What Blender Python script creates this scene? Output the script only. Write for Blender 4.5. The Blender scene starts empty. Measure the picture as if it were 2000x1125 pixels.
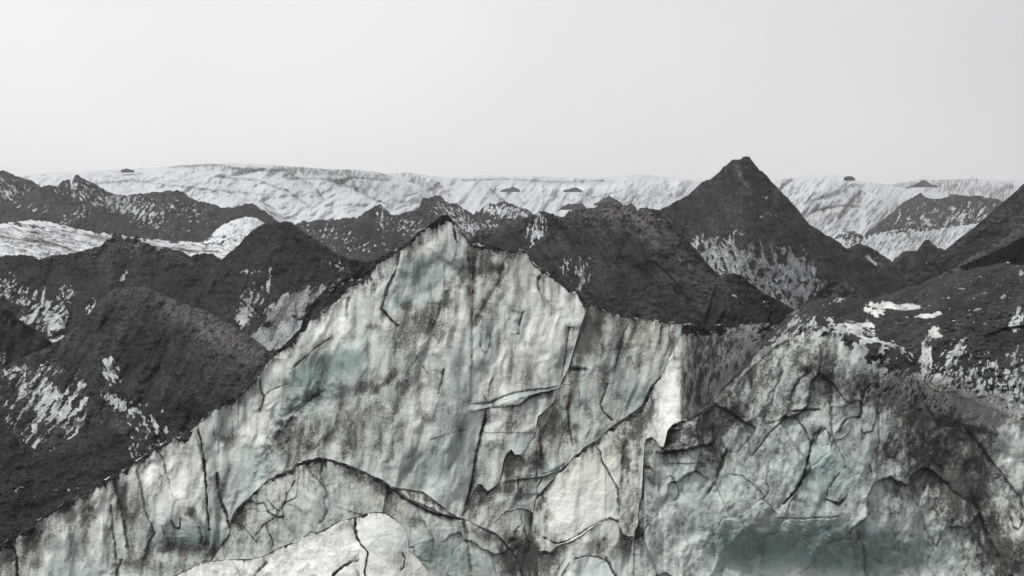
import bpy, math, random
import numpy as np
from mathutils import Vector

# ---------------------------------------------------------------- camera, sky, sun, exposure
F = 2747.0            # focal length in photo pixels (photo 2000 x 1125)
HY = 470.0            # photo row of the horizon
CZ = 24.0             # camera height above the melt ground (m)
scene = bpy.context.scene
COL = scene.collection
cam = bpy.data.cameras.new("camera"); camo = bpy.data.objects.new("camera", cam); COL.objects.link(camo)
camo.location = (0, 0, CZ); camo.rotation_euler = (math.radians(90), 0, 0)
cam.sensor_width = 36; cam.lens = 36 * F / 2000; cam.shift_y = -(562.5 - HY) / 2000
cam.clip_start = 0.5; cam.clip_end = 20000
scene.camera = camo
scene.view_settings.view_transform = 'Standard'; scene.view_settings.look = 'None'
scene.view_settings.exposure = 0.0; scene.view_settings.gamma = 1
try: scene.cycles.use_denoising = True; scene.cycles.denoising_prefilter = 'ACCURATE'
except Exception: pass
scene.cycles.max_bounces = 6; scene.cycles.volume_bounces = 1

SUN_EL, SUN_AZ = 56.0, 240.0        # compass-style azimuth: light comes from behind-left of the camera
world = bpy.data.worlds.new("World"); scene.world = world; world.use_nodes = True
nt = world.node_tree; nt.nodes.clear()
def N(t, ty, **k):
    n = t.nodes.new(ty)
    for a, b in k.items(): setattr(n, a, b)
    return n
out = N(nt, 'ShaderNodeOutputWorld'); bg = N(nt, 'ShaderNodeBackground'); nt.links.new(bg.outputs[0], out.inputs[0])
tc = N(nt, 'ShaderNodeTexCoord'); sep = N(nt, 'ShaderNodeSeparateXYZ'); nt.links.new(tc.outputs['Generated'], sep.inputs[0])
# overcast cloud deck: brighter to the left and overhead, greyer low on the right, faint cloud mottling
mx = N(nt, 'ShaderNodeMapRange'); mx.inputs[1].default_value = -0.30; mx.inputs[2].default_value = 0.42
nt.links.new(sep.outputs[0], mx.inputs[0])
cn = N(nt, 'ShaderNodeTexNoise'); cn.inputs['Scale'].default_value = 3.2; cn.inputs['Detail'].default_value = 3
nt.links.new(tc.outputs['Generated'], cn.inputs['Vector'])
ma = N(nt, 'ShaderNodeMath', operation='MULTIPLY_ADD'); ma.inputs[1].default_value = 0.75; 
nt.links.new(cn.outputs[0], ma.inputs[0]); nt.links.new(mx.outputs[0], ma.inputs[2])
mb = N(nt, 'ShaderNodeMath', operation='SUBTRACT'); nt.links.new(ma.outputs[0], mb.inputs[0]); mb.inputs[1].default_value = 0.375
cr = N(nt, 'ShaderNodeValToRGB'); cr.color_ramp.elements[0].color = (0.955, 0.955, 0.955, 1); cr.color_ramp.elements[1].color = (0.65, 0.64, 0.662, 1)
nt.links.new(mb.outputs[0], cr.inputs[0])
el = N(nt, 'ShaderNodeMapRange'); el.inputs[1].default_value = 0.12; el.inputs[2].default_value = 0.9; el.inputs[3].default_value = 1.0; el.inputs[4].default_value = 1.15
nt.links.new(sep.outputs[2], el.inputs[0])
vm = N(nt, 'ShaderNodeVectorMath', operation='SCALE'); nt.links.new(cr.outputs[0], vm.inputs[0]); nt.links.new(el.outputs[0], vm.inputs['Scale'])
sky = N(nt, 'ShaderNodeTexSky'); sky.sky_type = 'NISHITA'; sky.sun_disc = False
sky.sun_elevation = math.radians(SUN_EL); sky.sun_rotation = math.radians(SUN_AZ)
va = N(nt, 'ShaderNodeVectorMath', operation='MULTIPLY_ADD'); nt.links.new(sky.outputs[0], va.inputs[0]); va.inputs[1].default_value = (0.004,) * 3
nt.links.new(vm.outputs[0], va.inputs[2]); nt.links.new(va.outputs[0], bg.inputs[0]); bg.inputs[1].default_value = 1.0

sl = bpy.data.lights.new("sun", 'SUN'); sl.energy = 2.6; sl.angle = math.radians(10); sl.color = (1, 0.975, 0.94)
so = bpy.data.objects.new("sun", sl); COL.objects.link(so)
az, e = math.radians(SUN_AZ), math.radians(SUN_EL)
sd = Vector((math.sin(az) * math.cos(e), math.cos(az) * math.cos(e), math.sin(e)))
so.rotation_euler = sd.to_track_quat('Z', 'Y').to_euler(); so.location = (0, -20, 80)

# ---------------------------------------------------------------- noise (numpy)
_r = np.random.RandomState(7)
PERM = np.concatenate([_r.permutation(512)] * 3)
_a = _r.rand(512) * 2 * np.pi
GX, GY = np.cos(_a), np.sin(_a)
def perlin(x, y, seed=0):
    x = x + seed * 17.37; y = y + seed * 9.71
    xi = np.floor(x).astype(np.int64); yi = np.floor(y).astype(np.int64)
    xf = x - xi; yf = y - yi; xi &= 511; yi &= 511
    u = xf * xf * xf * (xf * (xf * 6 - 15) + 10); v = yf * yf * yf * (yf * (yf * 6 - 15) + 10)
    def g(ix, iy, dx, dy):
        h = PERM[PERM[ix] + iy]; return GX[h] * dx + GY[h] * dy
    x1 = (xi + 1) & 511; y1 = (yi + 1) & 511
    a = g(xi, yi, xf, yf); b = g(x1, yi, xf - 1, yf); c = g(xi, y1, xf, yf - 1); d = g(x1, y1, xf - 1, yf - 1)
    return ((a + (b - a) * u) + ((c + (d - c) * u) - (a + (b - a) * u)) * v) * 1.45
def fbm(x, y, seed=0, oc=4, gain=0.5):
    s = 0; a = 1; t = 0
    for i in range(oc):
        s = s + a * perlin(x * 2 ** i, y * 2 ** i, seed + i * 3); t += a; a *= gain
    return s / t
def ridged(x, y, seed=0, oc=3):
    s = 0; a = 1; t = 0
    for i in range(oc):
        s = s + a * (1 - 2 * np.abs(perlin(x * 2 ** i, y * 2 ** i, seed + i * 5))); t += a; a *= 0.5
    return s / t
def cups(x, y, seed=0):        # Worley: rounded sun-cups with sharp rims
    x = x + seed * 3.1; xi = np.floor(x).astype(np.int64); yi = np.floor(y).astype(np.int64)
    f1 = np.full(x.shape, 9.0)
    for ox in (-1, 0, 1):
        for oy in (-1, 0, 1):
            cx = xi + ox; cy = yi + oy
            h = PERM[PERM[cx & 511] + (cy & 511)]; h2 = PERM[h + 77]
            d = (cx + h / 512.0 - x) ** 2 + (cy + h2 / 512.0 - y) ** 2
            f1 = np.minimum(f1, d)
    return np.sqrt(f1) * 1.6 - 0.8
def billow(x, y, seed=0):      # rounded bumps parted by creases (creases lie deeper)
    n = np.abs(perlin(x, y, seed)) + 0.35 * np.abs(perlin(x * 2.1, y * 2.1, seed + 4)); return 1 - 2.2 * n
def facets(x, y, seed=0):      # fracture blocks: tilted planes (depth) and the joints between them
    x = x + seed * 5.3; xi = np.floor(x).astype(np.int64); yi = np.floor(y).astype(np.int64)
    f1 = np.full(x.shape, 9.0); f2 = f1.copy(); dep = np.zeros(x.shape)
    for ox in (-1, 0, 1):
        for oy in (-1, 0, 1):
            cx = xi + ox; cy = yi + oy; h = PERM[PERM[cx & 511] + (cy & 511)]; h2 = PERM[h + 77]; h3 = PERM[h + 151]
            dx = cx + h / 512.0 - x; dy = cy + h2 / 512.0 - y; d = np.sqrt(dx * dx + dy * dy)
            m = d < f1; f2 = np.where(m, f1, np.minimum(f2, d)); f1 = np.where(m, d, f1)
            dep = np.where(m, dx * GX[h3] * 1.5 + dy * GY[h3] * 0.8 + (h / 512.0 - .5) * .7, dep)
    return dep, f2 - f1
def aniso(X, Y, sx, sy, ang):
    a = math.radians(ang); c, s = math.cos(a), math.sin(a)
    return (X * c + Y * s) / sx, (-X * s + Y * c) / sy
def sstep(a, b, x):
    t = np.clip((x - a) / (b - a), 0, 1); return t * t * (3 - 2 * t)
def pts(s):
    return np.array([[float(q) for q in p.split(',')] for p in s.split()])
def polydist(X, Y, P, ends=False):
    seg = np.hypot(np.diff(P[:, 0]), np.diff(P[:, 1])); tot = seg.sum(); acc = 0; U = np.zeros(X.shape)
    best = np.full(X.shape, 1e18); sg = np.ones(X.shape)
    for (x0, y0), (x1, y1) in zip(P[:-1], P[1:]):
        dx, dy = x1 - x0, y1 - y0; L = dx * dx + dy * dy + 1e-9
        t = np.clip(((X - x0) * dx + (Y - y0) * dy) / L, 0, 1)
        d = (X - x0 - t * dx) ** 2 + (Y - y0 - t * dy) ** 2
        m = d < best; best = np.where(m, d, best)
        sg = np.where(m, np.sign(dx * (Y - y0) - dy * (X - x0)), sg)
        U = np.where(m, (acc + t * math.sqrt(L)) / tot, U); acc += math.sqrt(L)
    if ends: return np.sqrt(best), sg, sstep(0, .14, U) * sstep(0, .14, 1 - U)
    return np.sqrt(best), sg

# ---------------------------------------------------------------- material: glacier ice under silt and ash
_mats = {}
def surface_mat(d, kind='near'):
    key = (kind, round(math.log(d) * 4))
    if key in _mats: return _mats[key]
    k = F / d                       # photo pixels per metre at this distance: sets the grain of the finest detail
    m = bpy.data.materials.new('glacier_surface'); m.use_nodes = True; t = m.node_tree; t.nodes.clear()
    L = t.links.new
    o = N(t, 'ShaderNodeOutputMaterial'); bs = N(t, 'ShaderNodeBsdfPrincipled'); L(bs.outputs[0], o.inputs[0])
    a1 = N(t, 'ShaderNodeAttribute', attribute_name='surf'); s1 = N(t, 'ShaderNodeSeparateColor'); L(a1.outputs['Color'], s1.inputs[0])
    a2 = N(t, 'ShaderNodeAttribute', attribute_name='cover'); s2 = N(t, 'ShaderNodeSeparateColor'); L(a2.outputs['Color'], s2.inputs[0])
    dirt, teal, light = s1.outputs; ash, warm, rock = s2.outputs  # dirt also carries the shade painted beside scarps
    co = N(t, 'ShaderNodeTexCoord')
    def noise(px, detail=3, rough=0.55, stretch=1.0):
        mp = N(t, 'ShaderNodeMapping'); s = k / px
        mp.inputs['Scale'].default_value = (s, s, s / stretch); L(co.outputs['Object'], mp.inputs[0])
        n = N(t, 'ShaderNodeTexNoise'); n.inputs['Scale'].default_value = 1; n.inputs['Detail'].default_value = detail
        n.inputs['Roughness'].default_value = rough; L(mp.outputs[0], n.inputs['Vector']); return n.outputs[0]
    def M(op, a, b=None, c=None, clamp=False):
        n = N(t, 'ShaderNodeMath', operation=op, use_clamp=clamp)
        for i, v in enumerate((a, b, c)):
            if v is None: continue
            if isinstance(v, (int, float)): n.inputs[i].default_value = v
            else: L(v, n.inputs[i])
        return n.outputs[0]
    def mix(f, a, b):
        n = N(t, 'ShaderNodeMix', data_type='RGBA')
        if isinstance(f, (int, float)): n.inputs[0].default_value = f
        else: L(f, n.inputs[0])
        for i, v in ((6, a), (7, b)):
            if isinstance(v, tuple): n.inputs[i].default_value = (*v, 1)
            else: L(v, n.inputs[i])
        return n.outputs[2]
    def ss(v, a, b):
        n = N(t, 'ShaderNodeMapRange', interpolation_type='SMOOTHSTEP'); L(v, n.inputs[0])
        n.inputs[1].default_value = a; n.inputs[2].default_value = b; return n.outputs[0]
    nf = noise(2.6, 2, 0.65); nm = noise(9, 4, 0.62); nv = noise(16, 4, 0.6, 3.5); nl = noise(70, 4, 0.6)
    # clean ice: milky grey-cream, glassy teal where it is clear, white where it is crushed
    far = d > 138
    ice = mix(M('MULTIPLY', nl, 0.5), *(((0.52, 0.55, 0.57), (0.62, 0.64, 0.66)) if far else ((0.53, 0.592, 0.56), (0.67, 0.70, 0.65))))
    ice = mix(M('MULTIPLY', light, 0.9, clamp=True), ice, (0.78, 0.80, 0.82) if far else (0.86, 0.87, 0.825))
    ice = mix(M('MULTIPLY', teal, 0.85, clamp=True), ice, (0.20, 0.305, 0.30))
    ice = mix(M('MULTIPLY', warm, 0.6, clamp=True), ice, (0.40, 0.375, 0.27))
    # silt film plus the shade painted beside scarps: soft stain below, salt-and-pepper grains above
    dn = M('ADD', dirt, M('MULTIPLY', M('SUBTRACT', nv, 0.5), 0.36))
    dn = M('ADD', dn, M('MULTIPLY', M('SUBTRACT', nl, 0.5), 0.25))
    stain_and_shade = M('MULTIPLY', M('MULTIPLY', M('MAXIMUM', dn, 0.0), 0.74, clamp=True), 0.88)
    ice = mix(stain_and_shade, ice, (0.15, 0.155, 0.165) if far else (0.112, 0.108, 0.092))
    sp = M('ADD', M('MULTIPLY', dn, 0.75), M('MULTIPLY', M('SUBTRACT', nf, 0.5), 2.0))
    sp = M('ADD', sp, M('MULTIPLY', M('SUBTRACT', nm, 0.5), 0.4))
    ice = mix(M('MULTIPLY', ss(sp, 0.42, 1.02), 0.80), ice, (0.026, 0.024, 0.023))
    # volcanic ash and rubble
    g = M('ADD', M('MULTIPLY', nf, 0.5), M('MULTIPLY', nm, 0.5))
    acol = mix(ss(g, 0.36, 0.68), (0.0045, 0.0048, 0.0058), (0.052, 0.0545, 0.060))
    acol = mix(M('MULTIPLY', ss(nl, 0.4, 0.7), 0.30), acol, (0.040, 0.0415, 0.0455))
    acol = mix(M('MULTIPLY', M('MULTIPLY', warm, ss(nm, 0.35, 0.65)), 0.8, clamp=True), acol, (0.100, 0.088, 0.078))
    acol = mix(M('MULTIPLY', ss(nf, 0.66, 0.74), 0.35), acol, (0.24, 0.24, 0.24))
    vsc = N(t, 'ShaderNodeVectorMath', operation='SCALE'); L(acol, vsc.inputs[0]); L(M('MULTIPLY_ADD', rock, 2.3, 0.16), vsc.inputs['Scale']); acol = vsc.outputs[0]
    am = ss(M('ADD', ash, M('MULTIPLY', M('SUBTRACT', nf, 0.5), 0.9)), 0.28, 0.72)
    L(mix(am, ice, acol), bs.inputs['Base Color'])
    L(M('MULTIPLY_ADD', am, 0.42, 0.50), bs.inputs['Roughness'])
    L(M('MULTIPLY_ADD', am, -0.20, 0.34), bs.inputs['Specular IOR Level'])
    if d < 120:
        L(M('MULTIPLY_ADD', am, -0.16, 0.16), bs.inputs['Subsurface Weight']); bs.inputs['Subsurface Radius'].default_value = (0.35, 0.75, 0.8); bs.inputs['Subsurface Scale'].default_value = 0.35
    h = M('ADD', M('MULTIPLY', nf, 0.35), nm)
    bp = N(t, 'ShaderNodeBump'); bp.inputs['Distance'].default_value = 14.0 / k
    L(M('MULTIPLY_ADD', am, 0.72, 0.28), bp.inputs['Strength']); L(h, bp.inputs['Height']); L(bp.outputs[0], bs.inputs['Normal'])
    _mats[key] = m; return m

# ---------------------------------------------------------------- formations
def tag(o, label=None, cat=None, group=None, kind=None):
    if label: o['label'] = label
    if cat: o['category'] = cat
    if group: o['group'] = group
    if kind: o['kind'] = kind
    return o
def make_mesh(name, V, Nn, quads, A1, A2, mat, org):
    used, inv = np.unique(quads, return_inverse=True); quads = inv.reshape(quads.shape)
    v = V[used] - org; me = bpy.data.meshes.new(name)
    me.vertices.add(len(v)); me.vertices.foreach_set('co', v.astype(np.float32).ravel())
    nq = len(quads); me.loops.add(nq * 4); me.loops.foreach_set('vertex_index', quads.astype(np.int32).ravel())
    me.polygons.add(nq); me.polygons.foreach_set('loop_start', np.arange(nq, dtype=np.int32) * 4)
    me.polygons.foreach_set('use_smooth', np.ones(nq, dtype=bool))
    me.update(calc_edges=True)
    for nm, A in (('surf', A1), ('cover', A2)):
        at = me.attributes.new(nm, 'FLOAT_COLOR', 'POINT')
        c = np.ones((len(v), 4), np.float32); c[:, :3] = A[used]; at.data.foreach_set('color', c.ravel())
    me.normals_split_custom_set_from_vertices(Nn[used].tolist())
    me.materials.append(mat)
    return bpy.data.objects.new(name, me)

def clusters(mask, b=9):      # groups of neighbouring patches: each becomes a part
    r, c = mask.shape; R_, C_ = -(-r // b), -(-c // b); pad = np.zeros((R_ * b, C_ * b), bool); pad[:r, :c] = mask
    co = pad.reshape(R_, b, C_, b).sum((1, 3)) > 5; lab = np.zeros((R_, C_), int); n = 0
    for i in range(R_):
        for j in range(C_):
            if co[i, j] and not lab[i, j]:
                n += 1; st = [(i, j)]; lab[i, j] = n
                while st:
                    y, x = st.pop()
                    for yy in range(max(0, y - 1), min(R_, y + 2)):
                        for xx in range(max(0, x - 1), min(C_, x + 2)):
                            if co[yy, xx] and not lab[yy, xx]: lab[yy, xx] = n; st.append((yy, xx))
    full = np.repeat(np.repeat(lab, b, 0), b, 1)[:r, :c]
    return full * mask, n
def formation(name, label, cat, top, bot, d, c=1.2, step=2.0, jag=2.0, jagw=14, relief=(), base=(0.1, 0, 0, 0, 0), paint=(),
              rim=None, rimw=6, group=None, kind=None, parts=('ice_face', 'debris_crest'), warp=4.0, seed=1, back=1.3, thick=None,
              depthf=None, hollow=0.0, splitf=None, backn=7, skirt=True, tone=0.5, crestk=0.16, gul=10, mott=0):
    T = pts(top); B = pts(bot) if isinstance(bot, str) else np.array([[-999, bot], [9999, bot]])
    x = np.arange(T[0, 0], T[-1, 0] + step, step); x0_ = x[0]; nl_ = 0
    if T[-1, 0] >= 2080: x = np.concatenate([x, x[-1] + 9.0 * np.arange(1, 60)])      # the formation goes on beyond the frame
    if T[0, 0] <= -60: nl_ = 59; x = np.concatenate([x[0] - 9.0 * np.arange(59, 0, -1), x])
    n = len(x); ty = np.interp(x, T[:, 0], T[:, 1])
    ty = ty + 60 * fbm(x / 150, x * 0 + 4, seed + 5, 3) * (sstep(2080, 2300, x) + sstep(-60, -300, x))
    ty = ty + fbm(x / jagw, x * 0 + seed * 3.3, seed, 4, 0.62) * jag * 1.6
    by = np.maximum(np.interp(x, B[:, 0], B[:, 1]), ty + 3)
    rows = int(max(6, np.max(by - ty) / step)); tt = np.linspace(0, 1, rows)
    PX = np.repeat(x[None, :], rows, 0); PY = ty[None, :] + (by - ty)[None, :] * tt[:, None]
    dr = np.interp(x, *d) if isinstance(d, tuple) else np.full(n, float(d))
    kw = np.hanning(2 * int(30 / step) + 3); kw /= kw.sum(); hw = len(kw) // 2
    tsm = np.convolve(np.pad(ty, hw, mode='edge'), kw, 'valid'); tsm = np.minimum(tsm, by - 1)
    kr = (HY - tsm) / F; k = (HY - PY) / F
    if depthf: D = depthf(PX, PY, ty, dr)
    else: D = dr * (1 - kr * c) / np.maximum(1 - k * c, 0.2)
    dref = float(np.mean(dr)); px = D / F                         # metres per photo pixel
    S = {q: np.full(PX.shape, float(v)) for q, v in zip('dtlaw', base)}
    dy = PY - ty[None, :]
    # ash tone: paler towards the crest, darker in gullies, streaks down the slope
    gu, gv = aniso(PX, PY, 16, 130, gul)
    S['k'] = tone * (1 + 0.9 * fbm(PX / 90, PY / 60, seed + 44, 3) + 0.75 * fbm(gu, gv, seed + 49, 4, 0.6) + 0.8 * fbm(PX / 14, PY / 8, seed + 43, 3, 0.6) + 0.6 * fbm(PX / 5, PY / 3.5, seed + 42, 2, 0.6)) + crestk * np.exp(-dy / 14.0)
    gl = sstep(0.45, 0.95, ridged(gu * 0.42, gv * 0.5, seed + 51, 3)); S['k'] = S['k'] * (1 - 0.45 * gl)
    off = np.zeros(PX.shape); offL = np.zeros(PX.shape)
    fade = 1 - np.exp(-dy / 5.0); off += gl * S['a'] * 5 * (1 - np.exp(-dy / 25))
    for r in relief:
        sx, sy, amp, kd, ang = r[:5]; u, v = aniso(PX, PY, sx, sy, ang); w = fbm(PX / 60, PY / 90, seed + 31, 2) * 0.22
        if kd == 'F':
            w2 = 0.35 * fbm(u * 1.3, v * 1.3, seed + 33, 3); q, ed = facets(u + w2, v + w2 * 0.8, seed); q = q * r[5](PX, PY) if len(r) > 5 else q
            ed2 = np.exp(-(ed / 0.045) ** 2) * np.clip(0.55 + 1.6 * fbm(PX / 50, PY / 50, seed + 34, 2), 0, 1); mk_ = r[5](PX, PY) if len(r) > 5 else 1
            off += (q * amp + ed2 * amp * 0.25) * 1; S['d'] = S['d'] + 0.34 * ed2 * mk_; continue
        q = {'f': fbm, 'r': ridged, 'w': cups, 'B': billow}[kd](u + w, v + w, seed + int(sx))
        if len(r) > 5: q = q * r[5](PX, PY)
        if sx > 100: offL += q * amp
        else: off += q * amp
        if kd == 'f' and hollow and 8 < sx < 60: S['d'] = S['d'] + hollow * q
        if kd == 'B': S['d'] = S['d'] + (0.30 * sstep(0.25, 1.0, q) - 0.07) * min(1, hollow * 1.3); S['l'] = S['l'] + 0.20 * sstep(0.1, -0.8, q)
    S['d'] = S['d'] + 0.09 * fbm(PX / 9, PY / 15, seed + 45, 3, 0.6) + 0.15 * fbm(PX / 5, PY / 70, seed + 48, 3, 0.6) + 0.22 * fbm(PX / 70, PY / 110, seed + 46, 2)
    if mott: S['l'] = S['l'] + mott * (0.55 * fbm(PX / 30, PY / 52, seed + 35, 3) + 0.15); S['t'] = S['t'] + mott * 0.5 * fbm(PX / 75, PY / 95, seed + 36, 3); S['d'] = S['d'] + mott * 0.30 * fbm(PX / 14, PY / 26, seed + 38, 3, .6)
    S['w'] = S['w'] + (0.22 if dref < 500 else 0) * np.clip(fbm(PX / 90, PY / 50, seed + 47, 3), 0, 1)
    WX = PX + warp * fbm(PX / 16, PY / 16, seed + 50, 3, 0.6); WY = PY + warp * fbm(PX / 16, PY / 16, seed + 60, 3, 0.6)
    for it in paint:
        k0 = it[0]
        if k0 == 'b':                                             # soft patch: channel, cx, cy, rx, ry, angle, amount
            _, ch, cx, cy, rx, ry, an, am = it
            if rx + ry > 400: m = slice(None)
            u, v = aniso(WX - cx, WY - cy, rx, ry, an)
            g = np.exp(-(u * u + v * v) * 0.9)
            for q in ch:
                if q == 'o': off += am * g
                else: S[q] = S[q] + am * g
        elif k0 == 'c':                                           # crack: channels, polyline, width, amount, groove depth
            _, ch, P, w, am, gr = it; P = pts(P)
            m = (PX > P[:, 0].min() - 5 * w - 5) & (PX < P[:, 0].max() + 5 * w + 5) & (PY > P[:, 1].min() - 5 * w - 5) & (PY < P[:, 1].max() + 5 * w + 5)
            if not m.any(): continue
            ds, _s, ef = polydist(WX[m] * 0.6 + PX[m] * 0.4, WY[m] * 0.6 + PY[m] * 0.4, P, True); _s2 = (_s > 0) * ef
            wl = w * (0.85 + 0.6 * fbm(PX[m] / 12, PY[m] / 12, seed + 70, 2)); g = np.exp(-(ds / wl) ** 2)
            brk = np.clip(0.95 + 1.1 * fbm(PX[m] / 18, PY[m] / 18, seed + 71, 2), 0.2, 1.15)
            for q in ch:
                S[q][m] += am * g * brk * (1.25 if q == 'd' else 1)
                if q == 'd': S[q][m] += am * 0.22 * np.exp(-ds / (w * 3.5))
            off[m] += gr * 0.6 * g * brk + (gr * 0.9 * _s2 * np.exp(-ds / (w * 7)) if abs(gr) >= 5 and 'k' not in ch else 0)
        elif k0 == 's':                                           # scarp: polyline, side, width, soft shade painted into the dirt on that side, step in px (+ = that side lies deeper)
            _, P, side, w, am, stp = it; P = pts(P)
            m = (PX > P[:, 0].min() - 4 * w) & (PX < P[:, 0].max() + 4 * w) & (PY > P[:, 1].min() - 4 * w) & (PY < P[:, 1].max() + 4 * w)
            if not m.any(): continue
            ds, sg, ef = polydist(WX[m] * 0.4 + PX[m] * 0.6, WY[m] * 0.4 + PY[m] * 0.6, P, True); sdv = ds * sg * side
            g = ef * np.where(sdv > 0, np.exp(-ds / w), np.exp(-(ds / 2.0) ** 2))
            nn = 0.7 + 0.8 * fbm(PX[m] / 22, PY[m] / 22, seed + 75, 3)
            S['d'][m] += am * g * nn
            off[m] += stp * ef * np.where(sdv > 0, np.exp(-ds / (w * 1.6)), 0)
        elif k0 in 'pW':                                           # broken patches: channel, cx, cy, rx, ry, angle, streak angle, streak width, length, density
            _, ch, cx, cy, rx, ry, an, sa, sw, sl_, de = it
            u, v = aniso(PX - cx, PY - cy, rx, ry, an); f_ = np.clip(1.35 - np.sqrt(u * u + v * v), 0, 1)
            if 'A' in ch and rx > 30 and dref < 400 and k0 == 'p': sw, sl_ = sw * 1.35, sl_ * 1.5
            a, b_ = aniso(WX, WY, sw, sl_, sa); q = fbm(a, b_, seed + 90 + int(sw), 5, 0.62) * 1.25
            if k0 == 'W': q = (ridged(a * 0.7, b_ * 0.7, seed + 93, 4) - 0.42) * 0.9 + 0.3 * q
            g = sstep(-0.06, 0.34, q + de * np.sqrt(f_) - 0.55) * (f_ > 0)
            for z in ch:
                if z == 'A': S['a'] = S['a'] * (1 - g * 0.97); S['d'] = S['d'] + 0.28 * (1 - g) * (g > 0.02)            # 'A' bares the ice
                elif z == 'E': S['a'] = np.maximum(S['a'], g)
                else: S[z] = S[z] + g * 0.7
            if 'A' in ch: g2 = fbm(a * 1.3 + 5, b_ * 1.3, seed + 97, 4, .6); off += g * (1 + 4 * g2); S['d'] = S['d'] + 0.5 * g * g2
    if rim is not None:                                           # ash cap along the crest: (x, width px)
        R = pts(rim); rw = (np.interp(x, R[:, 0], R[:, 1]) * 1.25 * (0.8 + 1.4 * fbm(x / 24, x * 0, seed + 19, 3)))[None, :]; rw = np.maximum(rw, 0)
        nz = fbm(PX / 9, PY / 14, seed + 15, 4, 0.6) * 0.9 + fbm(PX / 40, PY / 40, seed + 16, 2) * 0.5
        cap = sstep(-0.15, 0.25, 1 - dy / np.maximum(rw, 0.3) + nz)
        cap *= (rw > 0.5)
        lip = sstep(0.02, 0.22, fbm(x / 30, x * 0 + 2, seed + 27, 3))[None, :] * np.exp(-(dy / (2.2 + 2.5 * fbm(x / 9, x * 0, seed + 28, 2)[None, :])) ** 2) * (rw > 3)
        cap = cap * (1 - lip); S['l'] = S['l'] + lip * 1.2; S['d'] = S['d'] - lip * 0.6
        S['a'] = np.maximum(S['a'], cap); S['d'] = S['d'] + (0.6 * np.exp(-dy / (rw * 2.2 + 1)) + 0.9 * np.exp(-dy / (rw * 5 + 12)) * np.clip(fbm(PX / 7, PY / 70, seed + 17, 3, .6) + 0.05, 0, 1)) * (rw > 0.5)
        S['l'] = S['l'] + 0.8 * np.exp(-((dy - rw * 1.4) / (rw * 0.5 + 1)) ** 2) * np.clip(fbm(PX / 18, PY / 12, seed + 14, 3) * 2, 0, 1)
        off -= cap * 1.6 * (1 + fbm(PX / 7, PY / 7, seed + 18, 3))
    off = np.where(off > 0, off * (1 - np.exp(-dy / 18.0)), off)
    D = D + off * px * fade + offL * px
    D = D + px * fade * S['a'] * (fbm(PX / 7, PY / 5, seed + 40, 3, 0.7) * 4.5 + fbm(PX / 34, PY / 18, seed + 41, 3) * 10)
    X = (PX - 1000) / F * D; Z = CZ + (HY - PY) / F * D; Y = D
    # back of the formation
    th = thick if thick else dref * 0.02
    bk = []
    for i in range(backn, 0, -1):
        q = th * i * (1 + 0.25 * i)
        nzb = fbm(x / 30, x * 0 + i * 0.7, seed + 22, 3) * th * 0.6
        bk.append(np.stack([X[0] * (1 + q / D[0] * 0.0), Y[0] + q + nzb, Z[0] - q * back + nzb * 0.4], -1))
    bk = np.array(bk)
    sk = []
    for i in (1, 2, 3) if skirt else ():
        sk.append(np.stack([X[-1], Y[-1] - i * th * 0.4, Z[-1] - i * th * 1.6], -1))
    G = np.concatenate([bk, np.stack([X, Y, Z], -1)] + ([np.array(sk)] if skirt else []), 0)
    def ext(a):
        return np.concatenate([np.repeat(a[:1], backn, 0), a, np.repeat(a[-1:], 3 if skirt else 0, 0)], 0)
    A1 = np.stack([ext(np.clip(S['d'], 0, 1.5)), ext(np.clip(S['t'], 0, 1)), ext(np.clip(S['l'], 0, 1))], -1)
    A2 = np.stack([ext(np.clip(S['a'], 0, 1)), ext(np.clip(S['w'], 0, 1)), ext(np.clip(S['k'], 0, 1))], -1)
    R_, C_ = G.shape[:2]
    # smooth normals from the whole sheet, so parts meet without a seam
    du = np.gradient(G, axis=1); dv = np.gradient(G, axis=0); nn = np.cross(dv, du)
    nn /= np.linalg.norm(nn, axis=-1, keepdims=True) + 1e-12
    idx = np.arange(R_ * C_).reshape(R_, C_)
    quads = np.stack([idx[:-1, :-1], idx[1:, :-1], idx[1:, 1:], idx[:-1, 1:]], -1)
    Vv = G.reshape(-1, 3); Nn = nn.reshape(-1, 3); A1 = A1.reshape(-1, 3); A2 = A2.reshape(-1, 3)
    mat = surface_mat(dref)
    org = np.array([float(np.mean(X)), float(np.mean(Y)), float(Z.min())])
    fa = A2[quads].mean(-2)[..., 0]; rowi = np.arange(R_ - 1)[:, None] + 0 * np.arange(C_ - 1)[None, :]
    res = []
    if splitf is not None:                                       # two top-level surfaces of one sheet
        m = splitf(fa, PX, PY, rowi - backn); m = m.ravel(); q = quads.reshape(-1, 4)
        for (nm, lb, ct, kn), mm in zip(parts, (~m, m)):
            o = make_mesh(nm, Vv, Nn, q[mm], A1, A2, mat, org); o.location = org; COL.objects.link(o); tag(o, lb, ct, None, kn); res.append(o)
    elif parts and (fa > 0.5).any() and (fa <= 0.5).any():
        root = bpy.data.objects.new(name, None); root.empty_display_size = 1; root.location = org; COL.objects.link(root)
        tag(root, label, cat, group, kind)
        m = (fa > 0.5).ravel(); q = quads.reshape(-1, 4)
        if parts[0] == 'exposed_ice':
            lab, cnt = clusters(~m.reshape(quads.shape[:2])); lab = lab.ravel(); keep = []
            for i in range(1, cnt + 1):
                if (lab == i).sum() >= 60: keep.append(lab == i)
            m = ~np.any(keep, 0) if keep else np.ones(len(q), bool)
            pieces = [(parts[0], k_) for k_ in keep] + [(parts[1], m)]
        else: pieces = list(zip(parts, (~m, m)))
        for nm, mm in pieces:
            o = make_mesh(nm, Vv, Nn, q[mm], A1, A2, mat, org); COL.objects.link(o); o.parent = root
        res.append(root)
    else:
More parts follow.
